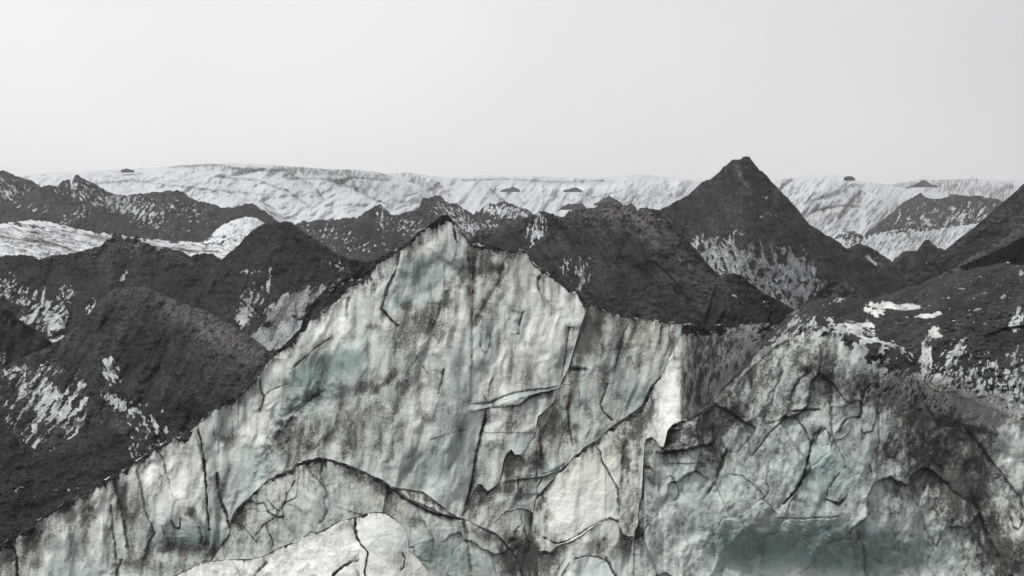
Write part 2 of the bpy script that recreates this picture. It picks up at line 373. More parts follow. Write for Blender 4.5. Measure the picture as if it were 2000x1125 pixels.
        o = make_mesh(name, Vv, Nn, quads.reshape(-1, 4), A1, A2, mat, org); o.location = org; COL.objects.link(o)
        tag(o, label, cat, group, kind); res.append(o)
    def at(px_, py_):                                            # surface point under a traced feature
        ci = int(np.clip(np.searchsorted(x, px_), 0, n - 1)); ri = int(np.clip(np.searchsorted(PY[:, ci], py_), 0, rows - 1))
        return np.array([X[ri, ci], Y[ri, ci], Z[ri, ci]])
    return res, at

# relief recipes (sizes in photo pixels at the formation's own distance)
ICE = ((210, 380, 34, 'f', 14), (70, 170, 14, 'f', 10), (50, 120, 3.4, 'B', 12), (22, 66, 2.6, 'f', 10), (8, 20, 0.9, 'f', 4))
ASH = ((99, 240, 42, 'r', 14), (60, 70, 18, 'f', 0), (22, 26, 3.2, 'f', 0), (8, 7, 1.3, 'f', 0))
def ash(ang): return ((99, 260, 42, 'r', ang), (40, 110, 16, 'r', ang), (20, 26, 5.0, 'f', ang), (8, 7, 1.3, 'f', 0))
AB = (0.62, 0.18, 0.0, 1.0, 0.0)
# ---------------------------------------------------------------- ground
def ground_sheet():
    ys = np.array([-60, 0, 30, 60, 90, 130, 200, 300, 450, 700, 1200, 2500, 6000, 12000.0])
    zs = np.array([-3, -3, -2, 0, 0, -6, -14, -16, -14, -12, -10, 10, -10, -300.0])
    yy = np.concatenate([np.linspace(a, b, 7)[:-1] for a, b in zip(ys[:-1], ys[1:])] + [[ys[-1]]])
    n = 61; V = []
    for y in yy:
        w = 400 + max(y, 0) * 1.6
        for i in range(n):
            x = (i / (n - 1) - .5) * 2 * w; V.append((x, y, np.interp(y, ys, zs)))
    V = np.array(V); V[:, 2] += fbm(V[:, 0] / 40, V[:, 1] / 40, 3, 4) * 1.2
    idx = np.arange(len(V)).reshape(len(yy), n); q = np.stack([idx[:-1, :-1], idx[:-1, 1:], idx[1:, 1:], idx[1:, :-1]], -1).reshape(-1, 4)
    A = np.zeros((len(V), 3)); B = A.copy(); B[:, 0] = 1
    nn = np.tile([0, 0, 1.0], (len(V), 1))
    o = make_mesh('ground', V, nn, q, A, B, surface_mat(90), np.zeros(3)); COL.objects.link(o); tag(o, kind='structure')
ground_sheet()

# ---------------------------------------------------------------- far glacier (structure)
GL = ((260, 90, 80, 'f', -12), (70, 26, 34, 'r', -24), (26, 40, 11, 'r', 50), (12, 30, 7, 'r', 20), (7, 14, 5, 'f', 24), (4, 8, 3, 'f', 0))
GLR = ((260, 110, 80, 'f', -12), (46, 150, 40, 'r', 42), (22, 60, 12, 'r', 48), (9, 26, 7, 'r', 30), (6, 12, 5.0, 'f', 36), (4, 7, 3, 'f', 0))
formation('glacier', None, None, "-80,350 0,348 60,341 150,335 250,330 330,326 355,322 400,320 460,319 520,321 560,324 640,330 700,332 735,335 760,342 785,350 812,360 840,378 870,395 910,430",
          560, 1250, c=3.2, jag=0.9, relief=GL, base=(0.40, 0.14, 0.22, 0, 0), kind='structure', parts=None, back=0.25, thick=40, seed=3, hollow=0.35, warp=5,
          paint=[('p', 'd', 650, 337, 130, 9, 3, 12, 4, 16, .78), ('p', 'd', 470, 330, 120, 7, 2, 12, 4, 16, .6), ('p', 'd', 700, 362, 60, 14, 14, -20, 6, 18, .7), ('b', 't', 740, 372, 60, 20, 20, .5),
                 ('b', 't', 640, 340, 120, 12, 2, .35), ('c', 'd', "330,326 420,322 470,330 540,333 600,328", 2, .5, 4), ('c', 'd', "560,350 620,348 660,352 700,347 760,352", 2.4, .5, 5),
                 ('c', 'd', "180,360 260,352 330,362 420,372 520,380", 2.2, .45, 4), ('c', 'd', "640,352 690,366 720,385 760,400", 2.0, .5, 5), ('c', 'd', "420,345 500,352 560,372 600,400", 2.4, .4, 5),
                 ('p', 'd', 480, 390, 170, 26, 8, 60, 3, 26, .42), ('p', 'd', 250, 350, 200, 14, 0, 80, 2.5, 30, .45), ('b', 'd', 800, 375, 14, 10, 40, .6), ('s', "545,322 575,345 612,362 640,400", 1, 22, .35, 10)])
formation('glacier', None, None, "640,430 700,352 760,338 800,337 850,345 880,347 905,345 950,343 1000,344 1050,344 1130,348 1180,346 1210,344 1240,341 1265,341 1290,344 1320,349 1365,353 1400,358 1470,372 1560,420",
          480, 1600, c=3.0, jag=0.9, relief=GLR, base=(0.42, 0.15, 0.20, 0, 0), kind='structure', parts=None, back=0.25, thick=40, seed=5, hollow=0.3, warp=5,
          paint=[('c', 'd', "900,352 1000,350 1080,356 1180,352", 1.6, .5, 4), ('p', 'd', 1150, 352, 120, 7, 2, 20, 4, 14, .4), ('b', 't', 1110, 356, 90, 5, 0, .6),
                 ('c', 'l', "960,367 1100,368 1170,366 1240,356 1330,358", 3, .5, -3), ('p', 'd', 830, 360, 60, 16, 30, 30, 4, 20, .7), ('s', "930,345 950,360 975,385 1000,405", 1, 20, .3, 8),
                 ('p', 'd', 1290, 385, 120, 26, -10, 35, 3, 24, .6), ('p', 'd', 1100, 385, 160, 20, 0, 30, 3, 24, .5), ('s', "1220,370 1160,385 1120,398", -1, 14, .3, 6)])
formation('glacier', None, None, "1560,430 1680,358 1740,360 1790,353 1803,349 1830,352 1870,350 1900,347 1930,351 1960,353 2000,352 2090,358",
          470, 2000, c=2.5, jag=1.2, relief=GLR, base=(0.52, 0.12, 0.1, 0, 0), kind='structure', parts=None, back=0.25, thick=50, seed=8, hollow=0.3,
          paint=[('p', 'd', 1820, 352, 90, 5, 0, 20, 5, 12, .5), ('p', 'd', 1900, 372, 120, 20, 6, 12, 3, 24, .7), ('b', 'd', 1740, 372, 30, 10, -20, .5)])
formation('glacier', None, None, "1420,440 1470,372 1512,351 1540,349 1560,345 1580,341 1600,340 1625,340 1645,344 1668,347 1672,354 1700,354 1740,362 1772,370 1800,377 1850,390 1900,420 1950,450",
          520, 1150, c=2.4, jag=1.2, relief=GLR, base=(0.42, 0.15, 0.20, 0, 0), kind='structure', parts=None, back=0.3, thick=40, seed=11, hollow=0.35,
          paint=[('p', 'd', 1600, 410, 150, 60, 0, 40, 4, 34, .55), ('c', 'd', "1545,350 1530,362 1520,372", 4, .7, 8), ('c', 'd', "1680,375 1665,392 1652,410 1640,425", 4, .75, 9), ('c', 'd', "1640,372 1600,388 1570,395", 2, .5, 5),
                 ('c', 'd', "1590,412 1640,402 1680,404", 2.2, .5, 6), ('s', "1630,420 1600,450 1590,470", 1, 14, .35, 8), ('b', 'd', 1740, 410, 60, 26, -30, .3)])
for i, (tp, lb, dd) in enumerate((
        ("236,333 243,329 248,327 254,330 262,333", 'tiny dark ash peak alone on the left skyline of the far glacier', 1240),
        ("978,371 986,368 995,366 1003,361 1009,366 1016,371", 'small black ash cone on the white glacier above the tall ice fin', 1500),
        ("1100,372 1112,367 1122,363 1130,366 1137,371", 'flat black ash bump on the white glacier left of the pyramid peak', 1500),
        ("1160,398 1172,389 1181,381 1189,374 1196,380 1206,388 1216,398", 'grey ash cone rising behind the rubble crest left of the pyramid', 1100),
        ("1090,410 1100,398 1110,392 1122,393 1136,389 1146,404", 'low dark ash hump with a nicked top behind the rubble crest', 1050),
        ("1648,347 1654,343 1660,341 1666,344 1670,349", 'tiny dark knob on the glacier edge right of the pyramid', 1140),
        ("1770,366 1782,359 1792,354 1800,348 1804,345 1812,350 1820,358 1830,360", 'small dark peak on the hazy right skyline', 1500))):
    tp = ' '.join('%g,%g' % (a, by_ - (by_ - b) * 0.68) for by_ in [pts(tp)[:, 1].max()] for a, b in pts(tp))
    formation('ash_peak', lb, 'ash peak', tp, float(pts(tp)[-1, 1]) + 4, dd, c=1.2, step=1.0, jag=1.6, jagw=5, relief=((8, 14, 2, 'r', 0), (4, 5, 1, 'f', 0)), base=(0.7, 0.1, 0, 0.85, 0), crestk=0, tone=.4, group='small ash peaks on the far glacier', parts=None, thick=0.05, seed=20 + i, skirt=False)

# ---------------------------------------------------------------- middle-distance ridges of mixed ash and ice
MIX = ((120, 90, 22, 'r', 25), (34, 60, 9, 'r', 20), (14, 24, 4, 'f', 15), (5, 6, 1.6, 'f', 0))
def mixp(cx, cy, rx, ry, an, sa, de, sw=5, sl_=16): return ('p', 'A', cx, cy, rx, ry, an, sa, sw, sl_, de)
formation('ash_ridge', 'grey ash and ice ridge at the far left edge below the skyline', 'ridge',
          "-80,338 0,334 12,333 20,338 28,343 36,344 45,347 60,352 80,365 110,385 135,420", 460, 760, c=1.4, jag=2.6, jagw=9, relief=MIX, base=(0.58, 0.08, 0.0, 1, 0.0),
          paint=[mixp(20, 375, 70, 26, 20, -35, .62), mixp(90, 385, 40, 16, 20, 30, .55)], parts=('exposed_ice', 'ash_cover'), seed=31, thick=12)
formation('ash_ridge', 'pointed ash and ice ridge with two small horns on the left', 'ridge',
          "-80,402 0,399 20,394 45,382 70,368 95,362 112,366 122,352 136,350 138,366 143,350 148,340 152,339 158,345 170,352 190,362 205,372 238,382 255,381 275,378 290,377 310,375 330,372 345,371 356,374 372,386 392,394 415,400 435,405 455,405 470,401 485,397 493,396 500,402 520,414 545,432 580,450 620,500",
          "-80,455 0,455 100,460 220,500 330,520 440,530 620,530", 640, c=1.5, jag=3.2, jagw=9, relief=MIX, base=(0.58, 0.10, 0.0, 1, 0.0),
          paint=[mixp(160, 375, 60, 22, 20, -40, .60, 4, 14), mixp(60, 405, 60, 14, 10, 60, .45, 4, 12), mixp(260, 405, 70, 26, 20, 35, .66, 4, 14), mixp(360, 410, 70, 22, 15, 50, .52, 4, 10), mixp(310, 440, 90, 16, 15, 60, .45, 4, 12),
                 mixp(150, 420, 50, 14, -20, 50, .5, 4, 12), mixp(230, 395, 40, 16, 10, 20, .6, 3, 14), ('b', 't', 230, 405, 50, 20, 0, .4), ('s', "205,372 165,395 120,400", -1, 14, .3, 8)], parts=('exposed_ice', 'ash_cover'), seed=33, thick=10)
formation('ice_hump', 'small pale striped ice hump behind the left ash ridge', 'ice hump', "478,420 492,402 500,396 506,393 516,396 530,402 548,420 562,432 575,445", 452, 665, c=1.3, jag=1.5, jagw=8,
          relief=((6, 40, 4, 'r', -50), (20, 20, 4, 'f', 0)), base=(0.45, 0.05, 0.15, 0, 0.0), paint=[('p', 'd', 525, 415, 50, 24, 20, -50, 3, 20, .62)], parts=None, thick=6, seed=35)
formation('glacier', None, None, "-80,438 0,438 25,434 60,430 90,433 125,440 165,450 250,462 330,470 395,474 412,462 422,448 440,436 462,428 480,424 500,426 515,434 530,448 560,470 600,500",
          560, 540, c=4.0, jag=2.6, jagw=10, relief=((200, 60, 30, 'f', -10), (60, 14, 26, 'r', 12), (26, 5, 11, 'r', 14), (12, 4, 5, 'f', 10), (6, 5, 1.2, 'f', 0)), base=(0.30, 0.04, 0.34, 0, 0.0), kind='structure', parts=None, seed=37, thick=8, hollow=.3,
          paint=[('p', 'd', 60, 470, 130, 44, 10, -72, 3, 34, .72), ('p', 'd', 300, 480, 220, 20, 6, -80, 3, 44, .70), ('p', 'd', 480, 455, 70, 30, -30, 60, 3, 20, .62), ('c', 'd', "0,462 50,468 110,478 150,492", 2.5, .5, 6), ('c', 'd', "120,450 190,462 260,474", 2.5, .5, 6), ('c', 'd', "280,480 340,486 420,492", 2, .5, 6), ('p', 'E', 240, 458, 160, 8, 8, 95, 5, 20, .65),
                 ('p', 'E', 300, 484, 130, 4, 4, 95, 4, 30, .6), ('p', 'E', 420, 470, 60, 14, 0, 70, 5, 14, .6), ('p', 'E', 50, 440, 60, 6, 4, 95, 4, 16, .7)])
formation('ash_ridge', 'jagged dark ash ridge with ice flecks behind the tall ice fin', 'ridge',
          "535,470 560,448 583,434 592,430 600,433 620,430 650,428 672,427 698,424 708,418 722,408 734,402 741,398 748,405 758,412 765,420 778,420 792,415 812,411 822,398 825,388 838,386 850,381 860,383 868,391 878,396 890,396 905,408 925,420 932,412 945,425 960,428 980,440 1020,480",
          580, 560, c=1.5, jag=3.2, jagw=8, relief=MIX, base=(0.58, 0.08, 0.0, 1, 0.0),
          paint=[mixp(640, 455, 60, 22, 10, 40, .50, 4, 10), mixp(790, 440, 50, 20, 0, 45, .52, 4, 10), mixp(890, 425, 50, 26, 25, -30, .64, 3, 14), mixp(700, 480, 90, 20, 0, 60, .42, 4, 8), mixp(920, 445, 40, 16, 10, -20, .7, 3, 12),
                 mixp(745, 425, 14, 18, 0, 10, .6, 3, 10), mixp(960, 440, 40, 12, 10, -40, .55, 3, 10), ('c', 'l', "738,494 750,482 775,474 800,472", 7, .9, -3), ('b', 'l', 765, 482, 34, 9, -18, .8)], parts=('exposed_ice', 'ash_cover'), seed=41, thick=9)
formation('ash_ridge', 'pale streaked ice and ash hump between the jagged ridge and the rubble mound', 'ridge', "925,435 935,415 948,400 956,396 966,400 985,393 1000,399 1012,404 1035,411 1050,425 1075,450",
          470, 620, c=1.4, jag=2.2, jagw=8, relief=MIX, base=(0.58, 0.08, 0.0, 1, 0.0), paint=[mixp(990, 415, 55, 18, 10, 40, .75, 3, 12), mixp(950, 410, 16, 12, 10, 20, .6, 3, 10)], parts=('exposed_ice', 'ash_cover'), seed=43, thick=9)
formation('serac_band', 'white crevassed ice band with dark streaks in the gap right of the pyramid', 'ice band',
          "1590,510 1625,470 1640,456 1655,450 1668,452 1690,462 1712,456 1745,449 1780,446 1810,445 1850,444 1880,439 1905,437 1935,428 1970,412 2020,395 2090,385",
          560, 760, c=1.1, jag=2.6, jagw=8, relief=((40, 60, 9, 'r', 35), (9, 40, 6, 'r', 32), (5, 12, 2, 'f', 30)), base=(0.46, 0.14, 0.12, 0, 0.0),
          paint=[('p', 'd', 1780, 475, 140, 30, -8, 34, 3, 24, .62), ('p', 'E', 1800, 447, 110, 6, -6, 34, 4, 10, .8), ('p', 'E', 1665, 462, 40, 14, 0, 40, 5, 12, .85)], parts=('ice_face', 'ash_cover'), seed=45, thick=9)
formation('ash_ridge', 'hazy grey ash ridge with one pointed peak on the right glacier', 'ridge',
          "1690,455 1722,432 1745,412 1765,395 1780,386 1792,380 1798,376 1803,380 1808,387 1825,389 1850,385 1858,379 1868,380 1885,383 1905,382 1925,385 1945,388 1958,393 1975,420 1990,450",
          475, 900, c=1.5, jag=2.0, jagw=8, relief=MIX, base=(0.55, 0.1, 0.0, 1, 0.0), paint=[mixp(1800, 425, 90, 30, -10, 35, .46, 4, 24), mixp(1900, 415, 60, 26, -20, 38, .62, 4, 26), mixp(1850, 435, 120, 12, 0, 38, .5, 4, 20)],
          parts=('exposed_ice', 'ash_cover'), seed=47, thick=9)
# ---------------------------------------------------------------- valley cones, right of the pyramid
formation('ash_cone', 'small dark ash cones crossing the valley below the ice band', 'ash cone', "1725,530 1745,508 1762,494 1780,489 1790,492 1798,478 1806,468 1815,470 1832,484 1850,490 1880,470 1910,455 1960,430", 620, 430, c=1.4, jag=3, jagw=9, relief=ash(20), base=AB, tone=.42, seed=52, thick=7,
          paint=[mixp(1830, 520, 30, 16, 0, 30, .4, 4, 8)], parts=('exposed_ice', 'ash_cover'))
formation('ash_cone', 'grey ash cone at the right foot of the pyramid', 'ash cone', "1610,530 1640,498 1660,482 1680,473 1698,483 1715,492 1738,508 1752,520 1780,560", 640, 400, c=1.4, jag=3, jagw=9, relief=ash(-20), base=AB, tone=.55, gul=-25, seed=53, thick=7,
          paint=[mixp(1705, 515, 22, 8, 45, -45, .85, 4, 10), mixp(1690, 500, 30, 14, 20, -30, .4, 4, 8)], parts=('exposed_ice', 'ash_cover'))
# ---------------------------------------------------------------- big ash mounds
formation('ash_cone', 'tall black pyramid shaped ash cone with a web of ice on its lower face', 'ash cone',
          "1225,470 1262,425 1290,409 1302,402 1321,393 1345,380 1370,357 1386,350 1400,340 1410,330 1419,322 1428,314 1436,311 1446,313 1451,307 1458,304 1464,307 1469,315 1485,332 1498,345 1510,357 1528,377 1545,395 1561,413 1576,431 1582,439 1608,455 1629,467 1640,475 1668,492 1692,506 1712,518 1735,538 1765,565 1800,610",
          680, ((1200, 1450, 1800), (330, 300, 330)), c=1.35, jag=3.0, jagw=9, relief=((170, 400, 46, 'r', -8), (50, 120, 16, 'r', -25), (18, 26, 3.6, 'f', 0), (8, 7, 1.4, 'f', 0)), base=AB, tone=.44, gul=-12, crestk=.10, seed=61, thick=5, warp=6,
          paint=[('W', 'A', 1470, 535, 128, 66, 16, -8, 12, 26, .68), ('W', 'A', 1400, 500, 54, 30, 20, -20, 9, 20, .74), ('W', 'A', 1540, 545, 62, 58, 30, 15, 11, 22, .70), ('p', 'A', 1510, 592, 50, 30, 40, -15, 6, 14, .78), ('p', 'E', 1480, 530, 110, 50, 16, -10, 6, 12, .45), ('b', 'd', 1460, 500, 80, 26, 10, .2), ('p', 'A', 1500, 420, 18, 14, 40, -30, 4, 7, .5),
                 ('p', 'A', 1495, 385, 10, 7, 0, 0, 4, 6, .55), ('b', 't', 1480, 530, 120, 70, 0, .35), ('b', 'd', 1480, 540, 130, 80, 0, .15), ('b', 'w', 1450, 350, 12, 40, -30, .6), ('c', 'k', "1436,325 1448,345 1458,362 1470,376", 4, .4, 0), ('b', 'k', 1400, 420, 60, 60, 20, .06), ('b', 'k', 1650, 530, 60, 30, 30, -.1), ('c', 'w', "1436,325 1448,345 1458,362 1470,376", 4, .9, 0),
                 ('b', 'w', 1500, 470, 60, 20, 20, .35)], parts=('exposed_ice', 'ash_cover'))
_, at_crest = formation('ash_mound', 'broad dark ash mound with a rubbly brown crest between the ice fin and the pyramid', 'ash mound',
          "870,540 890,500 905,476 930,455 955,447 975,441 990,436 1000,431 1020,428 1040,421 1052,414 1062,411 1075,417 1085,420 1100,425 1112,412 1122,411 1140,407 1160,406 1175,398 1190,393 1205,394 1222,400 1232,397 1246,408 1262,404 1280,407 1296,415 1312,432 1332,455 1355,480 1380,510 1400,535 1425,545 1455,560 1490,582 1530,598 1550,606 1580,650",
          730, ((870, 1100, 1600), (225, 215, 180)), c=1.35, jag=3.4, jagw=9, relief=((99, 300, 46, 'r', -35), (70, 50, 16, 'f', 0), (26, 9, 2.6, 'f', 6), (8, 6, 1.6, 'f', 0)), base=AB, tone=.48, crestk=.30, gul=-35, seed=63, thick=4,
          paint=[('p', 'A', 1050, 447, 18, 36, 18, 12, 6, 18, .80), ('p', 'A', 1135, 540, 15, 40, 8, 8, 5, 24, .72), ('p', 'A', 1105, 520, 10, 22, 12, 8, 4, 14, .6), ('b', 'w', 1200, 420, 90, 22, 8, .9), ('b', 'k', 1200, 422, 100, 22, 8, .35), ('b', 'k', 1290, 465, 80, 22, 45, .25), ('b', 'k', 1180, 520, 80, 60, 0, -.10), ('b', 'k', 1380, 575, 60, 24, 35, .15), ('b', 'w', 1290, 470, 70, 30, 45, .45),
                 ('b', 'w', 1370, 570, 60, 24, 35, .4), ('b', 'w', 940, 460, 40, 10, -20, .5), ('s', "1290,500 1320,530 1345,580", -1, 12, .0, 16), ('b', 'd', 1135, 545, 16, 40, 8, .25), ('b', 'o', 1200, 415, 80, 18, 5, -6),
                 ('p', 'A', 925, 490, 8, 12, 40, 30, 4, 10, .6), ('c', 'w', "1230,455 1270,470 1310,490 1345,520 1360,560", 5, .6, -3), ('s', "1400,595 1420,588 1450,620", 1, 10, 0, 10), ('s', "1275,508 1310,540 1330,560 1340,585", 1, 5, 0, 14)],
          parts=('exposed_ice', 'ash_cover'))
formation('ash_mound', 'rounded dark ash lobe in front of the pyramid ice web', 'ash mound', "1370,640 1388,580 1400,543 1412,536 1424,533 1440,535 1452,540 1470,556 1490,570 1512,582 1532,592 1548,603 1562,625 1580,660", 700, 165, c=1.3, jag=2.4, jagw=10,
          relief=ash(-20), base=AB, tone=.38, crestk=.25, seed=65, thick=2, paint=[('p', 'A', 1495, 592, 8, 5, 30, 60, 5, 8, .7), ('b', 'w', 1440, 560, 60, 20, 20, .3), ('c', 'l', "1424,572 1434,577 1442,581", 1.6, 1.0, 0), ('p', 'A', 1433, 576, 12, 2, 25, -65, 5, 9, .9)], parts=('exposed_ice', 'ash_cover'))
formation('ash_cone', 'small steep ash pyramid at the foot of the broad mound', 'ash cone', "1390,660 1400,622 1412,605 1424,592 1430,594 1440,610 1450,630 1462,660", 700, 150, c=1.3, jag=2, jagw=9, relief=ash(0), base=AB, tone=.36, crestk=.3, seed=66, thick=2, parts=None)
formation('ash_cone', 'small black ash knob just left of the debris slope', 'ash cone', "1480,650 1495,625 1505,606 1520,600 1535,604 1550,612 1565,640", 700, 145, c=1.3, jag=2.5, jagw=9, relief=ash(0), base=AB, tone=.28, crestk=.1, seed=67, thick=2, parts=None)
formation('ash_mound', 'small brown ash mound below the right foot of the pyramid', 'ash mound', "1550,650 1570,608 1585,585 1597,570 1608,558 1620,550 1635,545 1648,547 1660,556 1672,568 1684,580 1705,610", 700, 178, c=1.4, jag=2.2, jagw=9,
          relief=ash(15), base=(0.2, 0, 0.1, 1.0, 0.6), tone=.62, crestk=.2, seed=68, thick=2, parts=None)
formation('ash_mound', 'large smooth grey ash slope rising to the right edge', 'ash mound', "1680,640 1725,582 1742,567 1765,550 1790,531 1815,511 1840,493 1862,475 1880,461 1905,441 1930,421 1952,401 1975,381 2000,359 2090,290", 720, ((1700, 2090), (175, 215)), c=1.5, jag=2.2, jagw=12,
          relief=((90, 420, 12, 'r', 50), (18, 160, 3, 'f', 50), (20, 20, 2.4, 'f', 0), (8, 7, 1.2, 'f', 0)), base=AB, tone=.50, crestk=.25, gul=50, seed=71, thick=3, paint=[('b', 'w', 1900, 460, 120, 14, -38, .25)], parts=None)

def cavef(PX, PY):
    return PY * 0
def ledge_depth(PX, PY, ty, dr):
    kr = (HY - ty) / F; k = (HY - PY) / F
    return dr * (1 - kr * 1.5) / np.maximum(1 - k * 1.5, 0.2)
formation('ash_mound', 'rubbly grey ash ledge with a black hollow beneath it at the right edge', 'ash mound', "1690,640 1735,585 1760,567 1785,558 1810,550 1838,536 1865,522 1885,508 1910,494 1935,482 1955,470 1975,455 2000,437 2090,380", 720, ((1700, 2090), (158, 180)), c=1.5, jag=2.6, jagw=9,
          relief=((120, 300, 10, 'r', 40), (26, 18, 4, 'f', -30), (9, 7, 2.2, 'f', 0)), base=AB, tone=.72, gul=45, seed=72, thick=2.4, warp=2,
          paint=[('b', 'w', 1900, 500, 100, 12, -30, .5), ('s', "1872,522 1895,513 1925,501 1950,490 1975,477 1990,468 2090,425", 1, 34, .0, 260), ('p', 'A', 1830, 556, 8, 4, 0, 60, 4, 8, .6), ('b', 'w', 1770, 572, 60, 8, -15, .6)], parts=None)

# left side
_, at_ridge = formation('ash_mound', 'long black ash ridge with ragged brown pinnacles on the left', 'ash mound',
          "-80,508 0,501 25,498 50,497 66,503 78,506 92,501 112,498 135,496 160,490 180,485 198,479 208,468 216,466 222,456 226,453 230,459 236,455 240,466 246,467 251,460 256,466 262,465 266,460 271,463 276,470 290,476 300,481 308,489 322,484 335,484 342,490 352,488 362,494 372,501 385,496 400,493 416,497 430,505 445,520 480,560 540,640",
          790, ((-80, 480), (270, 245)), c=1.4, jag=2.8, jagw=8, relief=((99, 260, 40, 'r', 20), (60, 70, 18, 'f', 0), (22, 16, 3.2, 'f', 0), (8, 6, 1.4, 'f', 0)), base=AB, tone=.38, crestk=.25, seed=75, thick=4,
          paint=[('p', 'A', 60, 580, 80, 22, 12, 25, 6, 14, .56), ('p', 'A', 130, 575, 18, 18, 0, 25, 5, 10, .7), ('p', 'A', 15, 560, 30, 30, 30, 40, 5, 12, .55), ('p', 'A', 85, 615, 62, 24, -10, 45, 6, 16, .78), ('p', 'A', 178, 605, 10, 18, 20, 20, 4, 10, .7),
                 ('p', 'A', 242, 540, 5, 12, 35, 30, 4, 12, .8), ('p', 'A', 108, 632, 26, 16, -35, 50, 8, 14, 1.0), ('b', 'l', 108, 632, 24, 14, -35, .6), ('p', 'A', 112, 662, 26, 5, -8, 80, 8, 14, 1.0), ('b', 'l', 112, 662, 28, 8, -8, .8), ('b', 'w', 262, 480, 40, 12, 0, .8), ('b', 'k', 262, 484, 40, 12, 0, .35), ('b', 'k', 215, 520, 14, 40, 15, .2), ('b', 'k', 350, 500, 40, 10, 20, .2), ('b', 'w', 160, 500, 60, 8, -10, .5), ('b', 'w', 350, 505, 30, 6, 20, .4),
                 ('b', 'w', 215, 520, 14, 40, 15, .3)], parts=('exposed_ice', 'ash_cover'))
formation('ash_cone', 'rounded black ash cone with grey ice slabs exposed on its right flank', 'ash cone',
          "395,560 425,515 440,500 452,490 466,478 476,466 487,456 497,448 506,441 516,436 530,438 545,434 560,431 572,436 584,447 598,456 615,466 632,478 650,490 668,500 690,507 715,513 745,520 775,530 810,560",
          800, ((395, 810), (235, 215)), c=1.3, jag=2.4, jagw=10, relief=((99, 260, 36, 'r', 15), (60, 60, 16, 'f', 0), (22, 16, 3.0, 'f', 0), (8, 6, 1.3, 'f', 0)), base=AB, tone=.36, crestk=.16, gul=20, seed=77, thick=3.5,
          paint=[('p', 'A', 575, 620, 88, 44, -35, 40, 16, 50, .98), ('p', 'A', 530, 655, 60, 30, -55, 40, 14, 40, .95), ('p', 'A', 620, 575, 70, 18, -20, 40, 10, 26, .75), ('b', 't', 560, 620, 90, 60, -35, .22), ('b', 'd', 570, 620, 100, 60, -35, .22),
                 ('p', 'A', 500, 580, 32, 24, 0, 30, 5, 12, .62), ('p', 'A', 525, 550, 5, 26, 8, 8, 4, 14, .85), ('p', 'A', 488, 530, 30, 8, 0, 60, 4, 8, .55), ('p', 'A', 480, 610, 22, 22, -40, -40, 5, 16, .7), ('b', 'l', 475, 628, 14, 16, 20, .7), ('p', 'A', 478, 622, 12, 22, 20, 20, 8, 20, .95),
                 ('p', 'A', 660, 520, 30, 10, 20, -40, 4, 10, .5), ('p', 'E', 640, 625, 62, 16, -48, 42, 20, 60, 1.3), ('s', "700,548 660,585 625,625 592,650 575,682", -1, 14, .3, 26), ('c', 'd', "590,560 560,600 540,640 528,665", 3, .6, 5), ('c', 'd', "560,580 545,615 520,640", 3, .5, 4), ('p', 'E', 600, 640, 14, 30, 30, 30, 8, 20, .7)],
          parts=('exposed_ice', 'ash_cover'))
formation('ash_mound', 'dark ash shoulder with ice flecks behind the left crest of the tall fin', 'ash mound', "540,700 548,684 572,655 588,638 595,616 612,590 630,568 660,552 690,535 712,512 740,504 770,492 800,476 825,462 850,460 890,470 930,470 960,480 1000,540", 640, 150, c=1.3, jag=4, jagw=12,
          relief=ash(20), base=AB, tone=.36, crestk=.05, seed=79, thick=2, paint=[mixp(690, 545, 60, 20, -20, 40, .4, 5, 9), mixp(930, 480, 14, 14, 0, 30, .55, 5, 9)], parts=('exposed_ice', 'ash_cover'))
formation('ash_mound', 'dark ash mound cut off by the left photo edge', 'ash mound', "-80,606 0,603 14,605 25,608 32,614 38,624 52,634 70,643 85,655 100,668 125,690 160,740", 800, 190, c=1.4, jag=2, jagw=10, relief=ash(20), base=AB, tone=.38, crestk=.22, seed=81, thick=3,
          paint=[('p', 'A', 4, 700, 10, 10, 0, 40, 5, 10, .7)], parts=None)
formation('ash_mound', 'large black ash mound with long white ice streaks low on its left face', 'ash mound',
          "-80,760 0,722 40,700 75,685 105,672 135,650 160,628 180,605 200,583 216,568 232,562 252,559 275,559 292,562 312,572 340,583 362,592 385,599 410,610 432,622 455,634 480,650 500,664 520,680 535,695 560,730 620,800",
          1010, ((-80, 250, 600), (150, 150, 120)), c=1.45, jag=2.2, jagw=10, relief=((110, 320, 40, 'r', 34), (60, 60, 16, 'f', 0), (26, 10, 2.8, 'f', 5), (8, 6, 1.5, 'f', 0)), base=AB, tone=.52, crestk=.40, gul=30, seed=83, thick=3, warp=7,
          paint=[('p', 'A', 100, 800, 85, 76, -20, 38, 8, 32, .72), ('p', 'A', 60, 760, 60, 60, -40, 45, 7, 26, .56), ('p', 'A', 215, 725, 15, 30, -25, -22, 9, 26, .95), ('p', 'A', 235, 790, 46, 34, 0, 25, 9, 17, .60), ('p', 'A', 290, 835, 50, 36, 15, -30, 8, 13, .60),
                 ('p', 'A', 20, 730, 30, 16, -30, 45, 6, 16, .62), ('b', 'l', 130, 800, 160, 100, 0, .25), ('b', 'w', 400, 640, 100, 22, 28, .75), ('b', 'k', 390, 628, 120, 26, 30, .38), ('b', 'k', 470, 690, 60, 30, 40, .25), ('b', 'k', 250, 640, 60, 60, 0, -.12), ('b', 'k', 330, 760, 90, 50, 20, -.14), ('b', 'w', 470, 690, 50, 30, 30, .3), ('s', "232,562 300,600 360,660 420,700", 1, 60, 0, -10), ('s', "150,700 175,672 200,690 225,720", 1, 30, 0, -12)],
          parts=('exposed_ice', 'ash_cover'))
